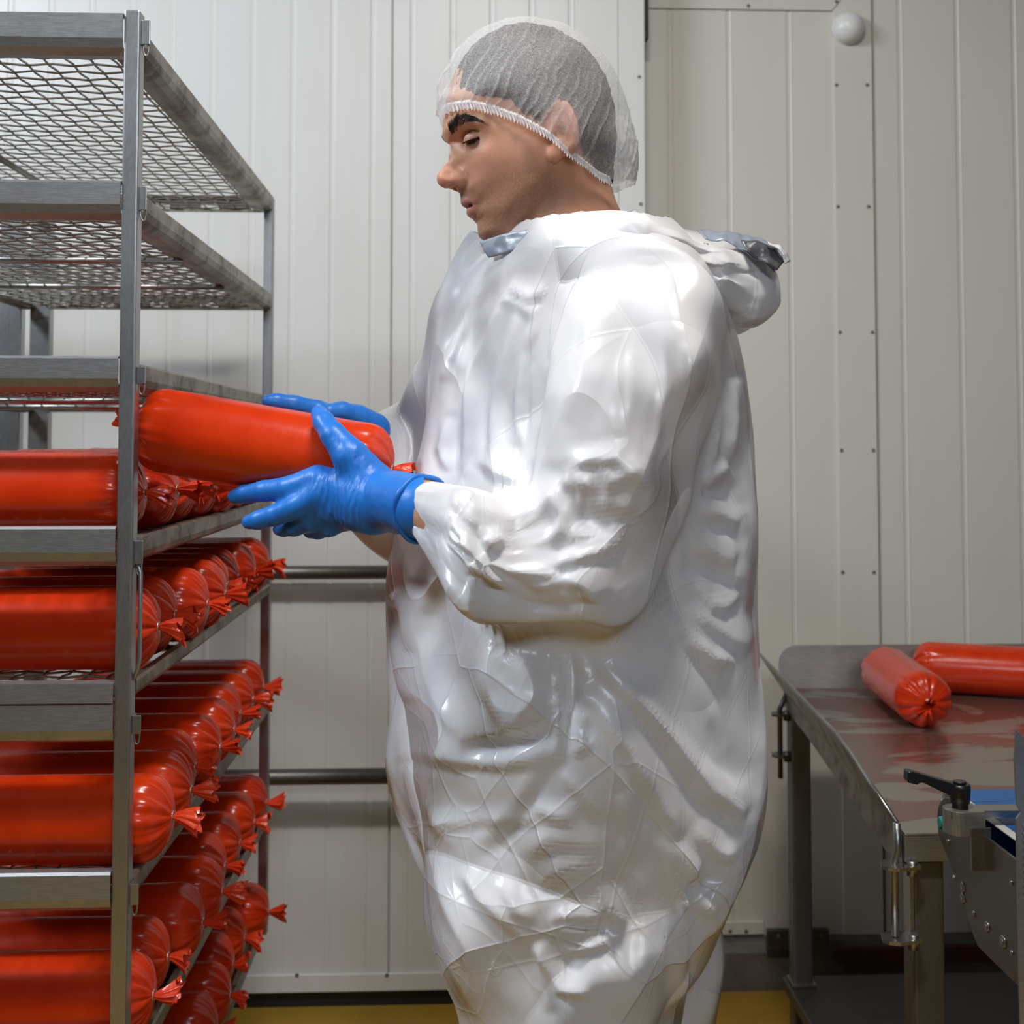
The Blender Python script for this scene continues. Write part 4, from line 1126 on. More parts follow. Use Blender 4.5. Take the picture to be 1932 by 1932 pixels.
# brow hairs, lashes: thin strips
def strands(name, items, mat, parent):
    V = []; F = []
    for p0, p1, p2, r in items:                                  # quadratic blade, triangular section
        b = len(V); T = (p2 - p0); T = T / np.linalg.norm(T); a = np.cross(T, (0.3, 0.5, 0.81)); a /= np.linalg.norm(a); bb = np.cross(T, a)
        for t, s_ in ((0, 1.0), (0.5, 0.8), (1.0, 0.15)):
            c_ = p0 * (1 - t) ** 2 + 2 * p1 * t * (1 - t) + p2 * t * t
            for k in range(3): V.append(c_ + (a * math.cos(2.1 * k) + bb * math.sin(2.1 * k)) * r * s_)
        for i in range(2):
            for k in range(3): F.append((b + i * 3 + k, b + i * 3 + (k + 1) % 3, b + (i + 1) * 3 + (k + 1) % 3, b + (i + 1) * 3 + k))
    return link_data(name, np_mesh(name, np.array(V) - PO, np.array(F)), mat, parent)
M['hair'] = flat('dark_brown_hair', (0.010, 0.007, 0.006), 0.5, 0, 0.3)
rg = np.random.default_rng(4)
# skin half width at a head-frame position, read back from the sculpted mesh
from mathutils.kdtree import KDTree
kd = KDTree(len(Vh))
for i, p_ in enumerate(Vh): kd.insert(p_, i)
kd.balance()
Nh = normals(Vh, Qh)
def on_skin(px, py, w0=40):
    """first hit of the photo ray with the near side of the sculpted head"""
    d = ray(px, py); d = np.array([d @ HU, d[2], d @ HL]); o_ = np.array([(_c - HC) @ HU, (_c - HC)[2], (_c - HC) @ HL])
    t0 = (w0 * 1e-3 - o_[2]) / d[2]; p_ = o_ + d * t0
    for _ in range(4):
        co, i, dist = kd.find(p_); nn_ = Nh[i]; t = ((np.array(co) - o_) @ nn_) / (d @ nn_) if abs(d @ nn_) > 1e-3 else t0; 
        p2 = o_ + d * t
        if np.linalg.norm(p2 - p_) > 0.02: break
        p_ = p2
    return p_, Nh[i]
for side in (1, -1):
    items = []
    up_, lw_ = [(847, 243), (853, 232), (862, 222), (876, 217), (892, 219), (907, 225)], [(853, 258), (861, 250), (868, 240), (879, 231), (893, 228), (906, 229)]
    for i in range(800):
        t = rg.uniform(0, 0.999) ** 1.15 * 5; k = int(t); f = t - k; s_ = rg.uniform(0, 1)
        a = np.array(up_[k]) * (1 - f) + np.array(up_[k + 1]) * f; b = np.array(lw_[k]) * (1 - f) + np.array(lw_[k + 1]) * f
        q = b + (a - b) * s_
        p_, nn_ = on_skin(q[0], q[1], 20 + 7 * t)
        d = np.array(up_[min(k + 1, 5)]) - np.array(up_[k]); d = d / np.linalg.norm(d)
        d = d * (0.35 + 0.14 * t) + np.array([0.05, -0.75 + 0.17 * t + 0.5 * (s_ - 0.5)]); d /= np.linalg.norm(d)
        L_ = rg.uniform(0.006, 0.010) * (1.0 - 0.05 * t)
        dv = np.array([d[0], -d[1], 0.25]); dv = dv - nn_ * (dv @ nn_) * 0.9; dv /= np.linalg.norm(dv)
        p0 = p_ - nn_ * 0.0006; p1 = p_ + dv * L_ * 0.5 + nn_ * 0.0015; p2 = p_ + dv * L_ + nn_ * 0.0007
        tr = lambda z: h2w(np.array([z[0], z[1], z[2] * side]))
        items.append((tr(p0), tr(p1), tr(p2), 0.00022))
    strands('eyebrow', items, M['hair'], person)
    items = []
    for i in range(150):
        t = i / 149
        f = t * 4; k = min(int(f), 3); f -= k
        q = np.array(LASH[k]) * (1 - f) + np.array(LASH[k + 1]) * f
        p_ = lidhit(q[0], q[1] + rg.uniform(-0.3, 0.9), 0.0137); dn = (p_ - eyeC) / np.linalg.norm(p_ - eyeC)
        L_ = 0.0062 * (0.55 + 0.45 * math.sin(math.pi * min(1, t + 0.1))) * rg.uniform(0.75, 1.1)
        dv = dn * 0.6 + np.array([-0.55 + 0.35 * t, -0.70, 0.0]); dv /= np.linalg.norm(dv)
        items.append((tr(p_ - dn * 0.001), tr(p_ + dv * L_ * 0.5 + np.array([0, -0.0006, 0])), tr(p_ + dv * L_ + np.array([-0.0005, 0.0010, 0])), 0.00040))
    strands('eyelashes', items, M['hair'], person)

# ---- hair and hairnet
def shell(outl, inn, h, cut):
    P_, Vv = field_pts(outl, inn, 9, 0.0007)
    lo = np.array([P_[:, 0].min() + 0.002, P_[:, 1].min() + 0.002, -0.115]); hi = np.array([P_[:, 0].max() - 0.002, P_[:, 1].max() - 0.002, 0.115])
    g, o_ = grid(lo, hi, h)
    w2 = tps(P_, Vv, g[:, :, 0, :2].reshape(-1, 2)).reshape(g.shape[:2])
    V, Q = nets((g[..., 2] ** 2 - w2[..., None]).astype(np.float32), o_, h)
    V = lap(V, edges_of(Q), 0.5, 3)
    return V, Q, (P_, Vv)
def rimline(pts):
    q = np.array([hp(x, y, w)[:2] for x, y, w in pts]); return lambda u: np.interp(u, q[:, 0], q[:, 1])
HAIRO = [(850, 172), (857, 140), (876, 104), (905, 74), (945, 53), (990, 46), (1045, 57), (1103, 95), (1140, 150), (1158, 215), (1161, 270), (1156, 330), (1145, 375), (1100, 385), (1030, 350), (960, 310), (900, 275), (860, 240), (848, 205)]
HAIRI = [(870, 160, 36), (900, 130, 48), (940, 105, 54), (1000, 95, 60), (1060, 115, 69), (1000, 150, 77), (1040, 180, 82), (1080, 200, 80), (1112, 220, 70), (940, 150, 67), (900, 175, 57), (1035, 225, 82), (1090, 270, 70), (1135, 240, 50), (1125, 180, 54), (1090, 130, 54), (1040, 80, 40), (960, 72, 38), (900, 105, 34), (880, 195, 40), (930, 205, 55), (1125, 305, 45), (985, 225, 66)]
Vr, Qr, _ = shell(HAIRO, HAIRI, 0.0035, None)
hl = rimline([(840, 186, 10), (868, 190, 30), (885, 178, 45), (905, 196, 55), (940, 205, 66), (975, 235, 72), (1000, 272, 74), (1012, 270, 75), (1026, 215, 80), (1050, 186, 83), (1075, 192, 83), (1092, 225, 80), (1098, 292, 68), (1125, 330, 46), (1160, 345, 20)])
keepv = Vr[:, 1] > hl(Vr[:, 0]) - 0.001
N_ = normals(Vr, Qr)
Vr = Vr + N_ * (0.0022 * fbm(Vr * [1, 0.45, 1], 130, 3, 2) * 2 - 0.0005)[:, None]
Qk = Qr[keepv[Qr].all(1)]
def compact(V, Q):
    u_, inv = np.unique(Q, return_inverse=True); return V[u_], inv.reshape(Q.shape)
Va, Qa = compact(h2w(Vr) - PO, Qk)
n = NT('short_dark_hair'); v = n.coord((1, 1, 0.4))
f = n.noise(v, 420, 4, 0.7)
n.set(Base_Color=n.mix(n.ramp(f, [(0.35, 0.0), (0.7, 1.0)]), (0.006, 0.005, 0.005), (0.040, 0.028, 0.022)), Roughness=0.55); n.bump(f, 0.9, 0.003)
hair = link_data('hair', np_mesh('hair', Va, Qa), n.m, person)

CAPO = [(829, 205), (824, 185), (828, 160), (843, 122), (870, 84), (910, 54), (955, 38), (1000, 36), (1058, 47), (1115, 85), (1155, 138), (1178, 195), (1191, 250), (1197, 295), (1195, 330), (1185, 362), (1150, 392), (1095, 392), (1020, 365), (950, 330), (885, 295), (842, 255), (832, 228)]
CAPI = [(850, 170, 34), (870, 150, 42), (900, 125, 53), (940, 100, 58), (1000, 85, 62), (1060, 105, 71), (1000, 150, 82), (1040, 180, 88), (1080, 200, 87), (1112, 220, 80), (940, 150, 74), (900, 175, 63), (1040, 225, 90), (1065, 250, 90), (1100, 275, 78), (1145, 240, 66), (1135, 180, 64), (1100, 130, 62), (1045, 72, 44), (955, 62, 42), (880, 100, 36), (870, 198, 47), (920, 206, 61), (1135, 318, 52), (975, 225, 73), (1165, 270, 56), (1165, 315, 44), (1160, 210, 50), (838, 190, 28), (1030, 258, 82)]
Vn, Qn, capf = shell(CAPO, CAPI, 0.0026, None)
RIM = [(820, 206, 5), (840, 201, 26), (862, 197, 43), (885, 195, 53), (930, 204, 65), (980, 223, 75), (1030, 253, 82), (1066, 279, 84), (1100, 302, 72), (1130, 325, 58), (1160, 341, 42), (1205, 347, 5)]
rl = rimline(RIM)
kn_ = Vn[:, 1] > rl(Vn[:, 0])
N_ = normals(Vn, Qn)
# pleats run up from the rim and fade towards the crown; the bag at the back is crumpled
hgt = np.maximum(0, Vn[:, 1] - rl(Vn[:, 0]))
q_ = Vn[:, 0] * 1.0 - 0.42 * hgt + 0.012 * fbm(Vn, 22, 2, 3)
def ridges(q, f, seed):
    c_ = np.floor(q * f); fr = q * f - c_
    rr = np.random.default_rng(seed).uniform(0.25, 0.75, 4000); hgt_ = np.random.default_rng(seed + 1).uniform(0.1, 1.0, 4000)
    i = (c_.astype(int) + 2000) % 4000
    return hgt_[i] * np.exp(-((fr - rr[i]) / 0.085) ** 2)
rd = 1.25 * ridges(q_, 105, 1) * np.exp(-hgt / 0.085) + 0.6 * ridges(q_ + 0.2 * hgt, 190, 5) * np.exp(-hgt / 0.022)
bag = np.clip((Vn[:, 0] - hp(1110, 250)[0]) / 0.03, 0, 1) * np.clip(1 - hgt / 0.11, 0, 1)
n_b = 1 - np.abs(fbm(Vn, 70, 3, 8)) * 3
Vn2 = Vn + N_ * (0.0030 * rd + 0.004 * bag * n_b + 0.0008 * fbm(Vn, 60, 2, 6))[:, None]
Qk = Qn[kn_[Qn].all(1)]
u_, inv = np.unique(Qk, return_inverse=True)
Va, Qa = h2w(Vn2[u_]) - PO, inv.reshape(Qk.shape)
cap_me = np_mesh('hairnet', Va, Qa)
color_attr(cap_me, np.clip(0.12 + 0.85 * rd + 0.25 * bag + 0.45 * bag * np.clip(n_b, 0, 1), 0, 1)[u_], 'dens')
n = NT('hairnet_fleece'); v = n.coord()
at = n.add('ShaderNodeAttribute', attribute_name='dens')
fib = n.noise(v, 700, 6, 0.75, 1.8); fib2 = n.noise(v, 240, 4, 0.7, 2.5)
op = n.math('ADD', n.math('MULTIPLY', n.ramp(fib, [(0.44, 0.0), (0.62, 1.0)]), 0.62), n.math('MULTIPLY', n.ramp(fib2, [(0.4, 0.0), (0.7, 1.0)]), 0.16))
op = n.math('ADD', op, n.math('MULTIPLY', at.outputs['Fac'], 0.85), True)
op = n.math('ADD', n.math('MULTIPLY', op, 0.70), 0.05, True)
n.set(Base_Color=(0.80, 0.79, 0.79), Roughness=0.7, Specular_IOR_Level=0.2)
n.bump(fib, 0.5, 0.001)
tr_ = n.add('ShaderNodeBsdfTransparent'); tl_ = n.add('ShaderNodeBsdfTranslucent'); tl_.inputs[0].default_value = (0.8, 0.79, 0.79, 1)
m1 = n.add('ShaderNodeMixShader'); m1.inputs[0].default_value = 0.3
n.link(n.b.outputs[0], m1.inputs[1]); n.link(tl_.outputs[0], m1.inputs[2])
m2 = n.add('ShaderNodeMixShader'); n.link(op, m2.inputs[0]); n.link(tr_.outputs[0], m2.inputs[1]); n.link(m1.outputs[0], m2.inputs[2])
n.link(m2.outputs[0], n.out.inputs['Surface'])
M['net'] = n.m
net = link_data('hairnet', cap_me, M['net'], person)
# elastic hem: band plus frill, both sides
n = NT('hairnet_hem'); v = n.coord(); f = n.noise(v, 500, 4, 0.7)
n.set(Base_Color=(0.80, 0.79, 0.80), Roughness=0.6, Alpha=n.math('ADD', n.math('MULTIPLY', f, 0.5), 0.50, True)); n.bump(f, 0.4, 0.001)
M['hem'] = n.m
us = np.linspace(hp(831, 200, 5)[0], hp(1150, 335, 40)[0], 420)
def cap_w(u, v_): return math.sqrt(max(float(tps(capf[0], capf[1], np.array([[u, v_]]))[0]), 1e-7))
vq = rl(us); w2_ = tps(capf[0], capf[1], np.c_[us, vq]); ww = np.sqrt(np.maximum(w2_, 1e-6))
wh_ = np.sqrt(np.maximum(np.maximum(tps(hP, hV, np.c_[us, vq - 0.008]), tps(hP, hV, np.c_[us, vq])), 1e-6)) + 0.0012; ww = np.maximum(ww, wh_)
for side in (1, -1):
    rows = 8; V = []; F = []
    n_u = len(us)
    for j in range(rows):
        t = j / (rows - 1)                                        # 0 top of the band .. 1 frill edge
        for i in range(n_u):
            s_ = i * 0.62
            pl = math.sin(s_ * 1.35 + 0.9 * math.sin(s_ * 0.31)) 
            frill = max(0, (t - 0.40) / 0.60); up = max(0, (0.40 - t) / 0.4)
            dv = 0.0028 * up - 0.0090 * frill * (1 + 0.22 * pl)
            dw = 0.0018 + (0.0020 * frill + 0.0010 * up) * pl + 0.0012 * frill + (0.0006 if 0.25 < t < 0.5 else 0)
            du = 0.0012 * frill * math.cos(s_ * 1.35)
            u = us[i] + du + 0.0025 * frill
            V.append(h2w(np.array([u, vq[i] + dv, side * (ww[i] + dw)])))
    for j in range(rows - 1):
        for i in range(n_u - 1):
            q = (j * n_u + i, j * n_u + i + 1, (j + 1) * n_u + i + 1, (j + 1) * n_u + i); F.append(q)
    link_data('elastic_hem', np_mesh('elastic_hem', np.array(V) - PO, np.array(F)), M['hem'], net)

# ------------------------------------------------------------------ coverall
n = NT('white_plastic_film'); v = n.coord()
def vm(op, a, b=None, c=None, scale=None):
    nd = n.add('ShaderNodeVectorMath', operation=op)
    for k, q in enumerate((a, b, c)):
        if q is None: continue
        if isinstance(q, tuple): nd.inputs[k].default_value = q
        else: n.link(q, nd.inputs[k])
    if scale is not None:
        if isinstance(scale, (int, float)): nd.inputs['Scale'].default_value = scale
        else: n.link(scale, nd.inputs['Scale'])
    return nd
nz2 = n.add('ShaderNodeTexNoise'); nz2.inputs['Scale'].default_value = 6.0; nz2.inputs['Detail'].default_value = 1.0; n.link(v, nz2.inputs['Vector'])
def facet_nodes(seed, region, size, warp, w):
    """the same reflect-and-fold crumpling as the geometry, finer, as relief: (tilted facets, pinched creases)"""
    rr = np.random.default_rng(seed)
    p = vm('MULTIPLY_ADD', nz2.outputs['Color'], (warp, warp, warp), v).outputs[0]
    p = vm('SUBTRACT', p, (0.05, 0.0, 0.85)).outputs[0]
    ext = region / 2; dm_ = None
    T_ = np.random.default_rng(1).uniform((-0.3, -0.3, 0.3), (0.35, 0.3, 1.5), (4000, 3)) + warp * 0.5 - np.array([0.05, 0.0, 0.85])
    for k in range(int(round(math.log2(region / size) * 3))):
        d = rr.normal(size=3); d /= np.linalg.norm(d); c_ = rr.uniform(-0.35, 0.35) * ext * 2 ** (-k / 3.0); d = tuple(map(float, d))
        tn = T_ @ np.array(d) - c_; T_ = T_ + np.outer(np.abs(tn) - tn, d)
        t = n.math('SUBTRACT', vm('DOT_PRODUCT', p, d).outputs['Value'], float(c_))
        at_ = n.math('ABSOLUTE', t)
        if k >= 3: dm_ = at_ if dm_ is None else n.math('MINIMUM', dm_, at_)
        q = n.math('SUBTRACT', at_, t)
        sc = vm('SCALE', d, scale=q); p = vm('ADD', p, sc.outputs[0]).outputs[0]
    d = rr.normal(size=3); d /= np.linalg.norm(d)
    h = n.math('SUBTRACT', vm('DOT_PRODUCT', p, tuple(map(float, d))).outputs['Value'], float((T_ @ d).mean()))
    c1 = n.math('SUBTRACT', 1.0, n.math('DIVIDE', dm_, w), True)
    return h, n.math('MULTIPLY', n.math('MULTIPLY', c1, c1), w)
patch = n.ramp(n.noise(v, 4.0, 0.5, 0.4), [(0.36, 0.3), (0.66, 1.0)])
patch2 = n.ramp(n.noise(v, 6.5, 0.5, 0.4), [(0.34, 0.05), (0.62, 1.0)])
h1, c1_ = facet_nodes(5, 1.6, 0.13, 0.03, 0.0042); h2, c2_ = facet_nodes(8, 1.6, 0.08, 0.03, 0.0032); h3, c3_ = facet_nodes(11, 1.6, 0.045, 0.02, 0.0022)
hgt_ = n.math('MULTIPLY', n.math('ADD', n.math('MULTIPLY', n.math('ADD', h1, h2), 0.20), n.math('MULTIPLY', n.math('ADD', c1_, c2_), 0.18)), patch)
hgt_ = n.math('ADD', hgt_, n.math('MULTIPLY', n.math('ADD', n.math('MULTIPLY', h3, 0.50), n.math('MULTIPLY', c3_, 0.36)), patch2))
n.set(Base_Color=(0.85, 0.845, 0.86), Roughness=0.25, Specular_IOR_Level=0.5)
nd = n.add('ShaderNodeBump'); nd.inputs['Strength'].default_value = 1.0; nd.inputs['Distance'].default_value = 1.0; n.link(hgt_, nd.inputs['Height']); bn = nd.outputs[0]; n.link(bn, n.b.inputs['Normal'])
tl_ = n.add('ShaderNodeBsdfTranslucent'); tl_.inputs[0].default_value = (0.88, 0.86, 0.86, 1); n.link(bn, tl_.inputs[1])
m1 = n.add('ShaderNodeMixShader'); m1.inputs[0].default_value = 0.20
n.link(n.b.outputs[0], m1.inputs[1]); n.link(tl_.outputs[0], m1.inputs[2]); n.link(m1.outputs[0], n.out.inputs['Surface'])
M['film'] = n.m

sh = 0.0085
GS, gso = grid(np.array([-0.30, 1.00, 0.10]), np.array([0.42, 1.80, 1.53]), sh)
TOR = [  # torso and trunk: (a, b, radius) side to side capsules stacked downwards, silhouette of the photograph
    (wp(1130, 560, 1.33), wp(1040, 565, 1.46), .105), (wp(1165, 660, 1.325), wp(1030, 660, 1.48), .128), (wp(1168, 800, 1.335), wp(1040, 800, 1.48), .138), (wp(1160, 950, 1.335), wp(1020, 950, 1.47), .152),
    (wp(1125, 1120, 1.335), wp(1000, 1120, 1.47), .172), (wp(1120, 1300, 1.325), wp(1015, 1300, 1.47), .178), (wp(1125, 1450, 1.315), wp(1040, 1450, 1.46), .178), (wp(1120, 1560, 1.31), wp(1070, 1560, 1.45), .172)]
tor = None
for i, (a, b, r) in enumerate(TOR):
    c_ = cone(GS, a, b, r, r * 0.98); tor = c_ if tor is None else smin(tor, c_, 0.06)
legn = chain(GS, [(wp(1095, 1560, 1.29), .165), (wp(1080, 1720, 1.285), .158), (wp(1082, 1932, 1.285), .128), (np.array([wp(1082, 1932, 1.285)[0] + .02, 1.285, 0.16]), .085)], 0.03)
legf = chain(GS, [(wp(1110, 1580, 1.47), .150), (wp(1165, 1800, 1.47), .128), (wp(1160, 1932, 1.47), .115), (np.array([wp(1160, 1932, 1.47)[0] + .02, 1.47, 0.16]), .085)], 0.03)
trunk = smin(tor, smin(legn, legf, 0.012), 0.022)
farm = chain(GS, [(wp(960, 640, 1.53), .085), (wp(905, 780, 1.575), .080), (wp(885, 900, 1.60), .078), (wp(800, 912, 1.605), .086), (wp(765, 912, 1.60), .072), (wp(752, 910, 1.597), .045)], 0.02)
trunk = smin(trunk, farm, 0.03)
trap = chain(GS, [(wp(1085, 520, 1.39), .078), (wp(1150, 540, 1.30), .080), (wp(1220, 620, 1.205), .085)], 0.02)
trap2 = chain(GS, [(wp(1075, 520, 1.40), .078), (wp(960, 620, 1.53), .08)])
trunk = smin(trunk, smin(trap, trap2, 0.03), 0.04)
narm = chain(GS, [(wp(1215, 610, 1.205), .092), (wp(1200, 720, 1.185), .093), (wp(1145, 920, 1.17), .088), (wp(1105, 1070, 1.155), .080), (wp(1010, 1110, 1.155), .066), (wp(930, 1075, 1.165), .080), (wp(868, 1018, 1.19), .071), (wp(818, 984, 1.215), .054), (wp(800, 968, 1.228), .044)], 0.012)
suit = smin(trunk, narm, 0.007)
gap = np.abs(narm - trunk)                                       # crease where sleeve meets trunk
Vs, Qs = nets(suit, gso, sh)
Vs = lap(Vs, edges_of(Qs), 0.5, 4)
def cone_v(V, pts): return chain(V.astype(np.float32), pts)
arm_d = cone_v(Vs, [(wp(1215, 610, 1.205), .092), (wp(1145, 920, 1.17), .088), (wp(1105, 1070, 1.155), .080), (wp(930, 1075, 1.165), .080), (wp(812, 980, 1.215), .054)])
is_arm = arm_d < 0.022
# traced folds: (points in photo pixels, half width m, height m, on sleeve?)
FOLDS = [  # (photo points, half width m, height m, on the sleeve)
    # sleeve: shoulder to elbow
    ([(1190, 600), (1192, 700), (1186, 800)], .005, .0018, 1), ([(1255, 620), (1268, 720), (1255, 830), (1225, 930)], .006, .0025, 1), ([(1110, 600), (1090, 700), (1050, 790)], .008, .004, 1), ([(1300, 640), (1305, 760), (1280, 880)], .008, .004, 1),
    ([(1043, 869), (1100, 862), (1168, 860), (1197, 889)], .006, .0055, 1), ([(1027, 902), (1070, 912), (1114, 918)], .006, .0055, 1), ([(1188, 889), (1255, 918), (1230, 985)], .006, .005, 1), ([(1114, 918), (1180, 905), (1240, 870)], .006, .0045, 1), ([(1090, 940), (1150, 958), (1235, 975)], .007, .005, 1), ([(1060, 875), (1085, 915), (1075, 960)], .006, .0045, 1),
    ([(1130, 862), (1150, 910), (1140, 960)], .005, .004, 1), ([(1015, 1059), (1090, 1046), (1180, 1026), (1200, 990)], .009, .009, 1), ([(1010, 985), (1050, 1000), (1130, 1000)], .008, .007, 1),
    # forearm and cuff
    ([(969, 943), (975, 985), (973, 1020)], .007, -.008, 1), ([(886, 950), (882, 990), (890, 1030)], .007, -.007, 1), ([(895, 1034), (920, 1090), (950, 1152)], .008, .010, 1), ([(973, 1063), (1000, 1100), (1025, 1136)], .008, .009, 1), ([(930, 1045), (975, 1075), (1040, 1085)], .008, .007, 1), ([(905, 985), (935, 1000), (965, 980)], .007, .008, 1), ([(985, 960), (1010, 930), (1035, 960), (1040, 1000)], .008, .009, 1),
    ([(840, 905), (870, 925), (885, 960)], .006, .006, 1), ([(800, 985), (850, 1010), (905, 1060)], .006, .006, 1), ([(790, 1010), (830, 1045), (860, 1095)], .007, .006, 1), ([(820, 1085), (890, 1150), (960, 1185)], .012, -.008, 1), ([(830, 950), (850, 990), (840, 1030)], .005, .005, 1), ([(860, 1040), (880, 1090), (930, 1130)], .006, .006, 1), ([(1040, 1090), (1100, 1120), (1130, 1165)], .012, .007, 1), ([(960, 1190), (1050, 1195), (1130, 1165)], .012, -.006, 1), ([(870, 895), (900, 930), (955, 945)], .006, .006, 1),
    # chest and armhole
    ([(1073, 517), (1030, 590), (998, 670), (990, 794), (1006, 898)], .007, -.006, 0), ([(1006, 690), (1000, 750), (1010, 800)], .005, .006, 0), ([(1040, 560), (1005, 640), (975, 740), (965, 840)], .008, .007, 0), ([(957, 504), (905, 590), (860, 690), (855, 770)], .006, -.006, 0), ([(975, 520), (930, 620), (890, 720), (880, 840), (875, 900)], .006, .006, 0), ([(1000, 540), (960, 650), (930, 760), (925, 880)], .007, .005, 0), ([(925, 560), (875, 640), (845, 720)], .008, .006, 0), ([(900, 860), (930, 890), (985, 900)], .008, .006, 0), ([(960, 540), (1000, 560), (1040, 545)], .006, .005, 0), ([(940, 560), (985, 575), (1010, 600)], .006, .004, 0), ([(850, 790), (840, 850), (850, 890)], .007, .006, 0),
    # back
    ([(1337, 690), (1334, 744), (1345, 800)], .007, .010, 0), ([(1310, 665), (1320, 700), (1318, 730)], .006, -.008, 0), ([(1387, 715), (1385, 800), (1379, 877)], .007, .010, 0), ([(1379, 877), (1350, 897), (1329, 906)], .007, .010, 0), ([(1329, 960), (1362, 975), (1395, 993)], .007, .009, 0), ([(1317, 1026), (1350, 1045), (1383, 1067)], .008, .009, 0), ([(1321, 1100), (1340, 1130), (1354, 1154)], .007, .009, 0), ([(1354, 1154), (1378, 1140), (1400, 1117)], .007, .008, 0), ([(1355, 760), (1350, 830), (1325, 890)], .008, .007, 0), ([(1290, 940), (1320, 920), (1375, 930)], .008, -.007, 0), ([(1290, 1080), (1330, 1075), (1390, 1090)], .010, -.007, 0),
    ([(1301, 1144), (1360, 1190), (1420, 1223)], .010, .010, 0), ([(1301, 1205), (1340, 1245), (1398, 1248)], .008, .009, 0), ([(1260, 1160), (1320, 1210), (1370, 1280)], .010, .007, 0), ([(1370, 1000), (1380, 1060), (1400, 1110)], .007, .006, 0),
    # trunk below the arm
    ([(1112, 1228), (1235, 1346), (1354, 1496), (1416, 1544)], .011, .013, 0), ([(1140, 1225), (1260, 1330), (1370, 1440), (1420, 1480)], .012, -.008, 0), ([(1090, 1298), (1191, 1417), (1266, 1540), (1297, 1588)], .010, .011, 0), ([(1270, 1566), (1297, 1716), (1310, 1848), (1323, 1932)], .010, .011, 0), ([(1292, 1597), (1336, 1690), (1367, 1778)], .010, .010, 0), ([(1320, 1570), (1360, 1610), (1400, 1630)], .010, .010, 0), ([(1310, 1672), (1340, 1690), (1380, 1660)], .012, -.014, 0),
    ([(1059, 1232), (1072, 1285), (1062, 1360), (1059, 1430)], .005, -.007, 0), ([(786, 1166), (800, 1240), (804, 1289), (830, 1350), (861, 1400)], .010, .008, 0), ([(861, 1412), (932, 1414), (1033, 1386)], .012, -.010, 0), ([(850, 1395), (930, 1388), (1030, 1360)], .012, .010, 0), ([(896, 1320), (950, 1372), (984, 1320)], .010, .006, 0), ([(870, 1250), (890, 1310), (930, 1345)], .008, .006, 0), ([(745, 1120), (770, 1150), (775, 1230)], .008, .009, 0), ([(740, 1170), (752, 1260), (770, 1330)], .008, .008, 0),
    ([(1046, 1439), (976, 1531), (932, 1593), (896, 1628)], .012, -.007, 0), ([(984, 1527), (1030, 1545), (1081, 1558)], .006, .006, 0), ([(800, 1560), (900, 1552), (1070, 1556)], .006, .004, 0), ([(1050, 1460), (1100, 1510), (1135, 1560)], .008, .006, 0), ([(1002, 1676), (1060, 1655), (1125, 1641)], .007, .006, 0), ([(930, 1660), (960, 1720), (1000, 1745)], .008, .006, 0),
    ([(1028, 1742), (1108, 1738), (1160, 1725), (1178, 1782)], .007, .009, 0), ([(998, 1795), (1033, 1857), (1055, 1888), (1121, 1896)], .008, .010, 0), ([(1030, 1780), (1100, 1770), (1165, 1735)], .007, .007, 0), ([(1040, 1820), (1110, 1800), (1170, 1780)], .007, .006, 0), ([(1130, 1680), (1160, 1725), (1190, 1760)], .006, .006, 0), ([(870, 1640), (900, 1700), (985, 1790)], .009, .008, 0), ([(820, 1650), (850, 1740), (880, 1800), (890, 1900)], .010, .008, 0), ([(1000, 1790), (1010, 1860), (1035, 1930)], .009, .007, 0), ([(775, 1440), (800, 1520), (850, 1600)], .010, .007, 0), ([(760, 1420), (850, 1436), (940, 1440), (1040, 1436)], .008, .006, 0), ([(960, 1620), (1050, 1600), (1140, 1610)], .008, .005, 0), ([(1170, 1500), (1200, 1580), (1190, 1650)], .010, .006, 0), ([(1200, 1640), (1230, 1750), (1230, 1880)], .010, .006, 0)]
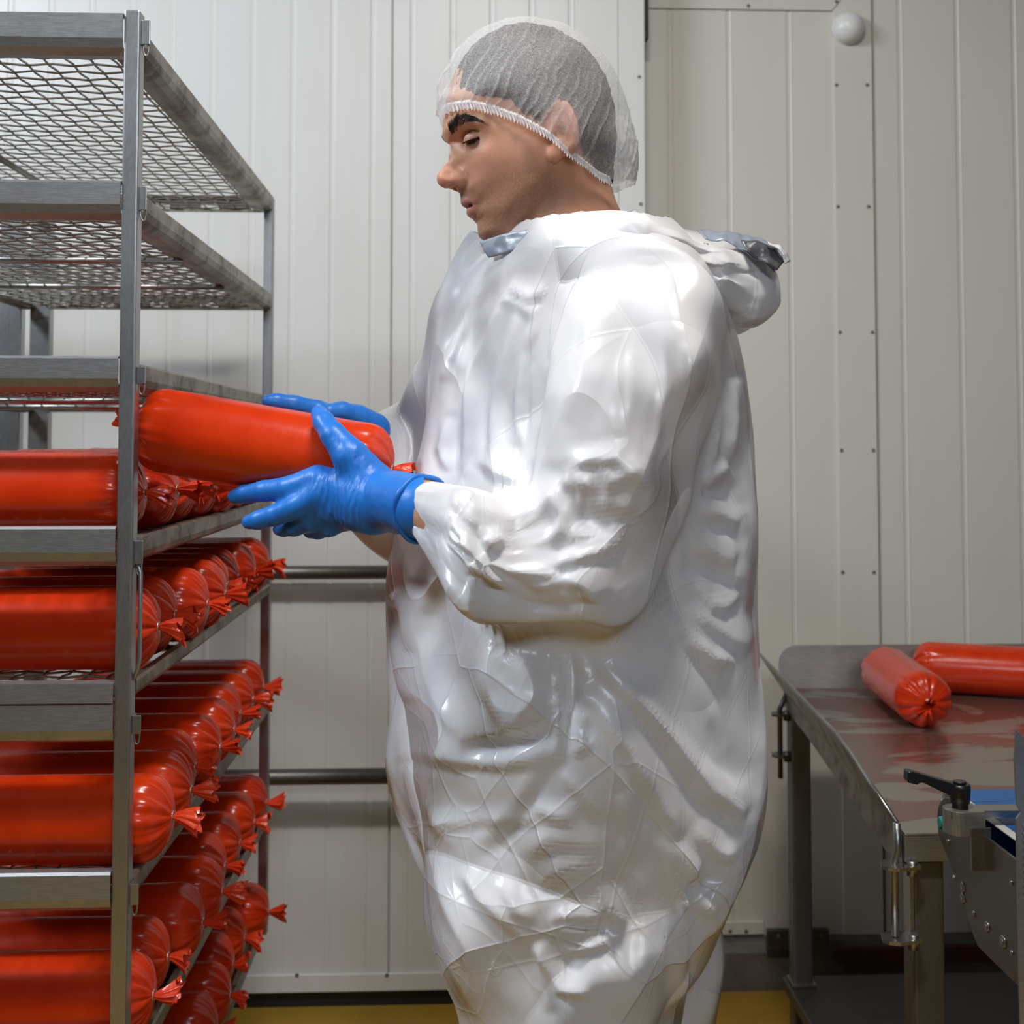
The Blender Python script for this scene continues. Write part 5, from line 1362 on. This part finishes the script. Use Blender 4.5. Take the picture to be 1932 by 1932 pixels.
# short gathers along the elastic waist seam
for k_ in range(13):
    y_ = 1240 + k_ * 15; FOLDS.append(([(1066 + (8 if k_ < 8 else 0), y_), (1095 + 10 * (k_ % 3), y_ + 6 + 5 * (k_ % 2))], .0035, .0045, 0)); FOLDS.append(([(1060, y_ + 5), (1030 - 9 * (k_ % 2), y_ + 12)], .0035, .0040, 0))
def fold_disp(V, N, arm_m):
    px, py = proj(V); D = np.zeros(len(V)); m = FPX / V[:, 1]
    view = V - _c; facing = np.clip(-(N * view).sum(1) / np.linalg.norm(view, axis=1) * 4, 0, 1)
    px = px + 7 * fbm(V, 22, 2, 31); py = py + 7 * fbm(V, 22, 2, 37)
    for pts, hw, am, arm in FOLDS:
        P_ = np.array(pts, float); r_ = hw * 4.5 * 1900
        ids = np.where((px > P_[:, 0].min() - r_) & (px < P_[:, 0].max() + r_) & (py > P_[:, 1].min() - r_) & (py < P_[:, 1].max() + r_) & (facing > 0) & (arm_m == bool(arm)))[0]
        if not len(ids): continue
        x, y = px[ids], py[ids]; best = np.full(len(ids), 1e9); tt = np.zeros(len(ids)); sg = np.ones(len(ids)); tot = len(P_) - 1
        for i in range(tot):
            a, b = P_[i], P_[i + 1]; d = b - a; t = np.clip(((x - a[0]) * d[0] + (y - a[1]) * d[1]) / (d @ d), 0, 1)
            ex, ey = x - a[0] - t * d[0], y - a[1] - t * d[1]; dd = np.hypot(ex, ey); u_ = dd < best
            best[u_] = dd[u_]; tt[u_] = (i + t[u_]) / tot; sg[u_] = np.tanh((ex * d[1] - ey * d[0]) / np.linalg.norm(d) / 5.0)[u_]
        best = np.sqrt((best / m[ids]) ** 2 + 0.0022 ** 2) - 0.0022
        w_ = 0.8 * hw * (1.06 + 0.44 * sg)                     # one flank steep, the other drawn out
        prof = np.exp(-(best / w_) ** 1.1) - 0.25 * np.exp(-((best - 2.4 * w_) / w_) ** 2)
        D[ids] += 0.85 * am * prof * np.clip(np.sin(math.pi * tt) ** 0.7 * 1.25, 0, 1) * facing[ids]
    return D
Vs, Qs = subdiv(Vs, Qs)
N_ = normals(Vs, Qs)
SLV = [(wp(1215, 610, 1.205), .092), (wp(1145, 920, 1.17), .088), (wp(1105, 1070, 1.155), .080), (wp(930, 1075, 1.165), .080), (wp(812, 980, 1.215), .054)]
arm2 = cone_v(Vs, SLV) < 0.018
Dn = 0.006 * fbm(Vs * [1, 1, 0.3], 8, 2, 3) + 0.0015 * fbm(Vs, 16, 2, 4) + fold_disp(Vs, N_, arm2)
pxv, pyv = proj(Vs)
low = np.clip((pyv - 850) / 120, 0, 1) * arm2 * np.clip((1150 - pxv) / 120, 0, 1)
msk = np.clip(0.35 + 2.5 * fbm(Vs, 6, 2, 15), 0, 1)
Dn += (0.035 + 0.05 * msk + 0.02 * low) * (facets(Vs, 0.16, 4, 1.6, 0.03, 4.0) + facets(Vs, 0.12, 24, 1.6, 0.03, 4.0)) + (0.03 + 0.04 * msk + 0.04 * low) * facets(Vs, 0.07, 34, 1.6, 0.02, 4.0)
Vs = Vs + N_ * Dn[:, None]
Vs = lap(Vs, edges_of(Qs), 0.45, 1)
cov = link_data('coverall', np_mesh('coverall', Vs - PO, Qs), M['film'], person)

# ---- hood folded back over the shoulders, and stand-up collar
hgd = 0.0065
GH, gho = grid(np.array([-0.12, 1.12, 1.36]), np.array([0.42, 1.66, 1.60]), hgd)
def mir(p): return np.array([p[0] , 2 * 1.385 - p[1], p[2]])
near_ = [(wp(955, 492, 1.335), .018), (wp(1010, 482, 1.275), .024), (wp(1085, 465, 1.245), .028), (wp(1180, 450, 1.235), .030), (wp(1270, 477, 1.250), .034), (wp(1345, 515, 1.285), .041), (wp(1385, 540, 1.33), .046)]
hd = chain(GH, near_, 0.015)
far_ = [(mir(p) + np.array([-0.05 if i < 3 else -0.02, 0, 0.0]), r) for i, (p, r) in enumerate(near_)][2:]
hd = smin(hd, chain(GH, far_, 0.015), 0.02)
bagc = ell(GH, wp(1398, 538, 1.385), (0.036, 0.100, 0.050)); hd = smin(hd, bagc, 0.03)
hd = smin(hd, ell(GH, wp(1385, 594, 1.36), (0.022, 0.07, 0.024)), 0.03)
hd = smin(hd, chain(GH, [(wp(1160, 440, 1.40), .024), (wp(1300, 478, 1.39), .030), (wp(1400, 508, 1.39), .026)]), 0.03)
Vd, Qd = nets(hd, gho, hgd)
Vd = lap(Vd, edges_of(Qd), 0.5, 4)
N_ = normals(Vd, Qd)
pxv, pyv = proj(Vd)
bagw = np.clip((pxv - 1230) / 120, 0.0, 1)
Vd = Vd + N_ * (0.006 * fbm(Vd * [0.5, 1, 1.4], 22, 2, 51))[:, None]
Vd, Qd = subdiv(Vd, Qd); N_ = normals(Vd, Qd); pxv, pyv = proj(Vd); bagw = np.clip((pxv - 1230) / 120, 0.0, 1)
Vd = Vd + N_ * ((0.06 + 0.16 * bagw) * facets(Vd, 0.030, 41, 0.8, 0.02, 6.0) + (0.06 + 0.24 * bagw) * facets(Vd, 0.017, 42, 0.8, 0.015, 6.0))[:, None]
Vd = lap(Vd, edges_of(Qd), 0.35, 1)
hood = link_data('hood', np_mesh('hood', Vd - PO, Qd), M['film'], person)

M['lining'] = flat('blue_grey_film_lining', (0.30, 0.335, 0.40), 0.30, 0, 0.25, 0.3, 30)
M['lining_shaded'] = flat('shaded_film_lining', (0.115, 0.118, 0.130), 0.28, 0, 0.5, 0.3, 45)  # darker copy of the lining, the hood's inner shade put into its colour
def strip(name, top, bot, Yt, Yb, mat, th=0.0016, rows=8, cols=40, amp=0.004, seed=1):
    def samp(P_, n_):
        P_ = np.array(P_, float); s_ = np.r_[0, np.cumsum(np.linalg.norm(np.diff(P_, axis=0), axis=1))]; t = np.linspace(0, s_[-1], n_)
        return np.stack([np.interp(t, s_, P_[:, k]) for k in range(P_.shape[1])], 1)
    T_ = samp([wp(x, y, Yt + (p[2] if len(p) > 2 else 0)) for p in top for x, y in [p[:2]]], cols); B_ = samp([wp(x, y, Yb + (p[2] if len(p) > 2 else 0)) for p in bot for x, y in [p[:2]]], cols)
    V = np.concatenate([T_ * (1 - t) + B_ * t for t in np.linspace(0, 1, rows)])
    i = np.arange(cols - 1); F = np.concatenate([np.stack([j * cols + i, j * cols + i + 1, (j + 1) * cols + i + 1, (j + 1) * cols + i], 1) for j in range(rows - 1)])
    N_ = normals(V, F); V = V + N_ * (amp * 2.2 * (np.abs(fbm(V, 30, 2, seed)) * 2 - 0.35) + amp * fbm(V, 90, 2, seed + 3))[:, None]
    o = link_data(name, np_mesh(name, V - PO, F), mat, person); md = o.modifiers.new('solid', 'SOLIDIFY'); md.thickness = th; md.offset = 0
    return o
# hood rim: lining and dark fold, interior shade put into their greys, pale edge
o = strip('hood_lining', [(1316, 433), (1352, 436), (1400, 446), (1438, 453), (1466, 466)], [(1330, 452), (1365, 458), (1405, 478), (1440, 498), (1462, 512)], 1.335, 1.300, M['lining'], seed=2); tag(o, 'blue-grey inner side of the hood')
o = strip('hood_fold', [(1398, 454), (1430, 458), (1462, 470), (1480, 492)], [(1408, 474), (1436, 494), (1455, 506), (1466, 510)], 1.298, 1.290, M['lining_shaded'], rows=7, cols=24, amp=0.004, seed=7); tag(o, 'crumpled fold at the hood edge, coloured dark as the shaded inside')
strip('hood_edge', [(1448, 456), (1470, 464), (1484, 480), (1489, 494)], [(1452, 461), (1466, 470), (1476, 484), (1480, 499)], 1.292, 1.286, M['film'], rows=4, cols=16, amp=0.002, seed=9)
# collar: a closed tilted ring of film round the neck
def ring_pts(front, back, halfw, n_, dz_side=0.0, side_px=None):
    f, b = wp(*front), wp(*back); c_ = (f + b) / 2; ax = (b - f) / 2
    out = []
    for t in np.linspace(0, 2 * math.pi, n_, endpoint=False):
        sx, sy = math.cos(t), math.sin(t)
        p_ = c_ - ax * sx + np.array([math.sin(TA), -math.cos(TA), 0]) * halfw * np.sign(sy) * abs(sy) ** 0.8
        p_[2] += dz_side * abs(sy); out.append(p_)
    return np.array(out)
TA = math.radians(18)
nR = 160
L0 = ring_pts((910, 458, 1.365), (1186, 404, 1.42), 0.074, nR, 0.002)
L1 = ring_pts((918, 470, 1.362), (1192, 412, 1.42), 0.080, nR, -0.002)
L2 = ring_pts((936, 496, 1.36), (1205, 430, 1.42), 0.092, nR, -0.012)
L3 = ring_pts((962, 520, 1.37), (1205, 462, 1.42), 0.100, nR, -0.030)
Li = ring_pts((918, 466, 1.366), (1176, 416, 1.42), 0.067, nR, -0.004)
rowsL = []
for A_, B_, k_ in ((Li, L0, 3), (L0, L1, 3), (L1, L2, 6), (L2, L3, 5)):
    for t in np.linspace(0, 1, k_, endpoint=False): rowsL.append(A_ * (1 - t) + B_ * t)
rowsL.append(L3); k_ = len(rowsL)
V = np.concatenate(rowsL); i = np.arange(nR)
F = np.concatenate([np.stack([j * nR + i, j * nR + (i + 1) % nR, (j + 1) * nR + (i + 1) % nR, (j + 1) * nR + i], 1) for j in range(k_ - 1)])
N_ = normals(V, F)
if ((V - V.mean(0)) * N_).sum() < 0: F = F[:, ::-1]; N_ = -N_
th_ = np.tile(np.arange(nR) / nR * 2 * math.pi, k_)
V = V + N_ * (0.005 * fbm(V * [1, 1, 2.2], 24, 2, 61))[:, None]
V, F = subdiv(V, F); N_ = normals(V, F)
V = V + N_ * (0.14 * facets(V, 0.03, 45, 0.6, 0.015, 6.0) + 0.12 * facets(V, 0.018, 46, 0.6, 0.01, 6.0))[:, None]
collar = link_data('collar', np_mesh('collar', V - PO, F), M['film'], person)
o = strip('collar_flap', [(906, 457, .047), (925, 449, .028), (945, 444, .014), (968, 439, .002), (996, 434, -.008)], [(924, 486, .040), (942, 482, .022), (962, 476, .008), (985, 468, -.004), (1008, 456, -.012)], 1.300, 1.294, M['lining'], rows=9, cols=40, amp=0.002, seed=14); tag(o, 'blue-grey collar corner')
# press stud on the chest
p_ = wp(862, 742, 1.38)

# boots under the trouser legs (below the picture)
M['boot'] = flat('white_rubber_boot', (0.7, 0.7, 0.68), 0.4)
for k_ in (wp(1082, 1932, 1.285), wp(1160, 1932, 1.47)):
    g, o_ = grid(np.array([k_[0] - 0.24, k_[1] - 0.09, -0.01]), np.array([k_[0] + 0.12, k_[1] + 0.09, 0.30]), 0.008)
    f = smin(cone(g, (k_[0] + 0.02, k_[1], 0.27), (k_[0] + 0.02, k_[1], 0.06), .06, .05), cone(g, (k_[0] + 0.03, k_[1], 0.045), (k_[0] - 0.15, k_[1], 0.04), .048, .045), 0.03)
    f = np.maximum(f, -g[..., 2])
    V, Q = nets(f, o_, 0.008); link_data('boot', np_mesh('boot', V - PO, Q), M['boot'], person)

# ------------------------------------------------------------------ the held sausage and the gloved hands
sA, sB = wp(262, 804, 1.450), wp(740, 886, 1.418)
hs_c = (Vector(sA) + Vector(sB)) / 2
dirS = (Vector(sB) - Vector(sA)); 
held = sausage(hs_c, frame(sA, sB) @ Matrix.Rotation(0.4, 3, 'X'), 'bright red sausage held in both gloved hands beside the rack', None, 3)
SC = dirS.length / SL
held.scale = (SC, 1.0, 1.0)
sdir = np.array(dirS.normalized())
n = NT('blue_nitrile_glove'); v = n.coord()
at = n.add('ShaderNodeAttribute', attribute_name='wrk')
f1 = n.noise(n.coord((190, 60, 40)), 1.0, 3, 0.55, 0.6); f2 = n.noise(v, 120, 4, 0.6)
n.set(Base_Color=n.mix(n.noise(v, 25, 3), (0.010, 0.135, 0.50), (0.020, 0.19, 0.62)), Roughness=0.40, Specular_IOR_Level=0.4, Subsurface_Weight=0.1, Subsurface_Radius=(0.002, 0.004, 0.012), Subsurface_Scale=0.3)
n.bump(n.math('ADD', n.math('MULTIPLY', f1, at.outputs['Fac']), n.math('MULTIPLY', f2, 0.15)), 0.35, 0.003)
M['glove'] = n.m
hg = 0.0019
def sd_sausage(P):
    a, b = sA.astype(np.float32), sB.astype(np.float32); d = b - a
    t = ((P - a) @ d) / (d @ d); t_ = np.clip(t, 0.1, 0.9)
    return np.linalg.norm(P - a - t_[..., None] * d, axis=-1) - SR
def glove(fingers, palm, name, lo, hi, cuff, wrk_c):
    g, o_ = grid(lo, hi, hg)
    f = None
    for a, b, ra, rb in palm:
        c_ = cone(g, a, b, ra, rb); f = c_ if f is None else smin(f, c_, 0.014)
    for ch_ in fingers:
        f = smin(f, chain(g, ch_, 0.003), 0.007)
    # fingers lie on the casing, never inside it
    f = smax(f, -(sd_sausage(g) - 0.0008), 0.002)
    V, Q = nets(f, o_, hg)
    E = edges_of(Q); V = lap(V, E, 0.5, 3)
    N_ = normals(V, Q)
    dw = np.exp(-(np.linalg.norm(V - wrk_c, axis=1) / 0.045) ** 2)
    # stretched creases across the back of the hand
    ax = cuff[0] - wrk_c; ax = ax / np.linalg.norm(ax)
    s_ = (V - wrk_c) @ ax
    D = 0.0011 * dw * (1 - 5 * np.abs(gnoise(np.c_[s_ * 130 + 1.5 * fbm(V, 40, 2, 71), (V @ np.cross(ax, (0, 1, 0)))[:, None] * 16, V[:, 1:2] * 12], 72))) + 0.0006 * fbm(V, 90, 2, 73)
    V = V + N_ * D[:, None]
    me = np_mesh(name, V - PO, Q); color_attr(me, np.clip(0.25 + dw, 0, 1), 'wrk')
    return link_data(name, me, M['glove'], person)
F_ = lambda *p: wp(*p)
# near hand (left): back of the hand to the camera, thumb up over the sausage
thumb = [(F_(700, 912, 1.335), .026), (F_(662, 862, 1.335), .0205), (F_(630, 822, 1.345), .0150), (F_(611, 796, 1.362), .0128), (F_(602, 780, 1.378), .0098)]
index = [(F_(600, 905, 1.362), .0172), (F_(548, 922, 1.372), .0148), (F_(500, 926, 1.392), .0126), (F_(462, 932, 1.408), .0112), (F_(443, 937, 1.415), .0088)]
middle = [(F_(600, 935, 1.355), .0172), (F_(562, 956, 1.360), .0145), (F_(520, 972, 1.372), .0124), (F_(488, 981, 1.382), .0112), (F_(470, 985, 1.388), .0088)]
ring = [(F_(620, 960, 1.358), .0170), (F_(588, 980, 1.375), .0138), (F_(556, 993, 1.395), .0118), (F_(536, 996, 1.410), .0105), (F_(528, 998, 1.420), .0088)]
pinky = [(F_(655, 972, 1.362), .0168), (F_(622, 992, 1.378), .0128), (F_(600, 1000, 1.396), .0108), (F_(585, 1002, 1.410), .0090)]
palm = [(F_(760, 960, 1.312), F_(690, 945, 1.335), .0275, .030), (F_(700, 925, 1.335), F_(606, 915, 1.362), .030, .0185), (F_(700, 950, 1.335), F_(628, 950, 1.358), .030, .0185), (F_(700, 958, 1.335), F_(660, 968, 1.360), .028, .0185), (F_(797, 958, 1.243), F_(745, 943, 1.298), .0335, .0325)]
glove([thumb, index, middle, ring, pinky], palm, 'glove', np.array(wp(800, 1040, 1.36)) * [0, 0, 1] + [-0.345, 1.195, -0.01], np.array([wp(800, 958, 1.243)[0], 1.46, wp(700, 745, 1.36)[2]]), (F_(775, 957, 1.298),), F_(640, 930, 1.33))
# rolled glove hem
def ring3(c_, axis, r1, r2, n_=40):
    axis = axis / np.linalg.norm(axis); a = np.cross(axis, (0, 1, 0.1)); a /= np.linalg.norm(a); b = np.cross(axis, a)
    return [Vector(c_ + (a * r1 * math.cos(t) + b * r2 * math.sin(t)) * (1 + 0.03 * math.sin(3 * t + 1) + 0.018 * math.sin(7 * t)) + axis * (0.0022 * math.sin(2 * t + 0.5) + 0.0012 * math.sin(5 * t)) - PO) for t in np.linspace(0, 2 * math.pi, n_, endpoint=False)]
axw = F_(745, 943, 1.298) - F_(797, 958, 1.243)
MB().tube(ring3(F_(797, 959, 1.243), axw, 0.0345, 0.0335), 0.0032, 8, closed=True).build('glove_hem', M['glove'], person)
# far hand (right): fingers along the far side and top
f_index = [(F_(650, 800, 1.505), .0165), (F_(600, 776, 1.488), .0140), (F_(555, 764, 1.474), .0120), (F_(522, 759, 1.466), .0112), (F_(508, 758, 1.463), .0095)]
f_middle = [(F_(640, 830, 1.525), .0165), (F_(580, 815, 1.520), .0140), (F_(535, 800, 1.518), .0120), (F_(505, 795, 1.516), .0100)]
f_ring = [(F_(645, 855, 1.530), .0160), (F_(590, 850, 1.530), .0135), (F_(550, 845, 1.530), .0115), (F_(525, 845, 1.528), .0100)]
f_pinky = [(F_(655, 880, 1.525), .0150), (F_(610, 885, 1.528), .0125), (F_(580, 885, 1.528), .0105), (F_(560, 885, 1.525), .0090)]
f_thumb = [(F_(705, 810, 1.530), .022), (F_(675, 790, 1.510), .0180), (F_(645, 778, 1.490), .0140), (F_(622, 778, 1.478), .0110)]
f_palm = [(F_(745, 880, 1.585), F_(690, 850, 1.555), .028, .028), (F_(695, 830, 1.552), F_(652, 808, 1.520), .027, .018), (F_(695, 855, 1.555), F_(648, 855, 1.532), .028, .018), (F_(695, 870, 1.552), F_(658, 878, 1.530), .026, .018)]
glove([f_thumb, f_index, f_middle, f_ring, f_pinky], f_palm, 'glove', np.array([wp(490, 800, 1.46)[0] - .01, 1.42, wp(700, 930, 1.55)[2]]), np.array([wp(760, 800, 1.60)[0] + .01, 1.63, wp(700, 735, 1.46)[2] + .005]), (F_(745, 880, 1.585),), F_(690, 850, 1.55))
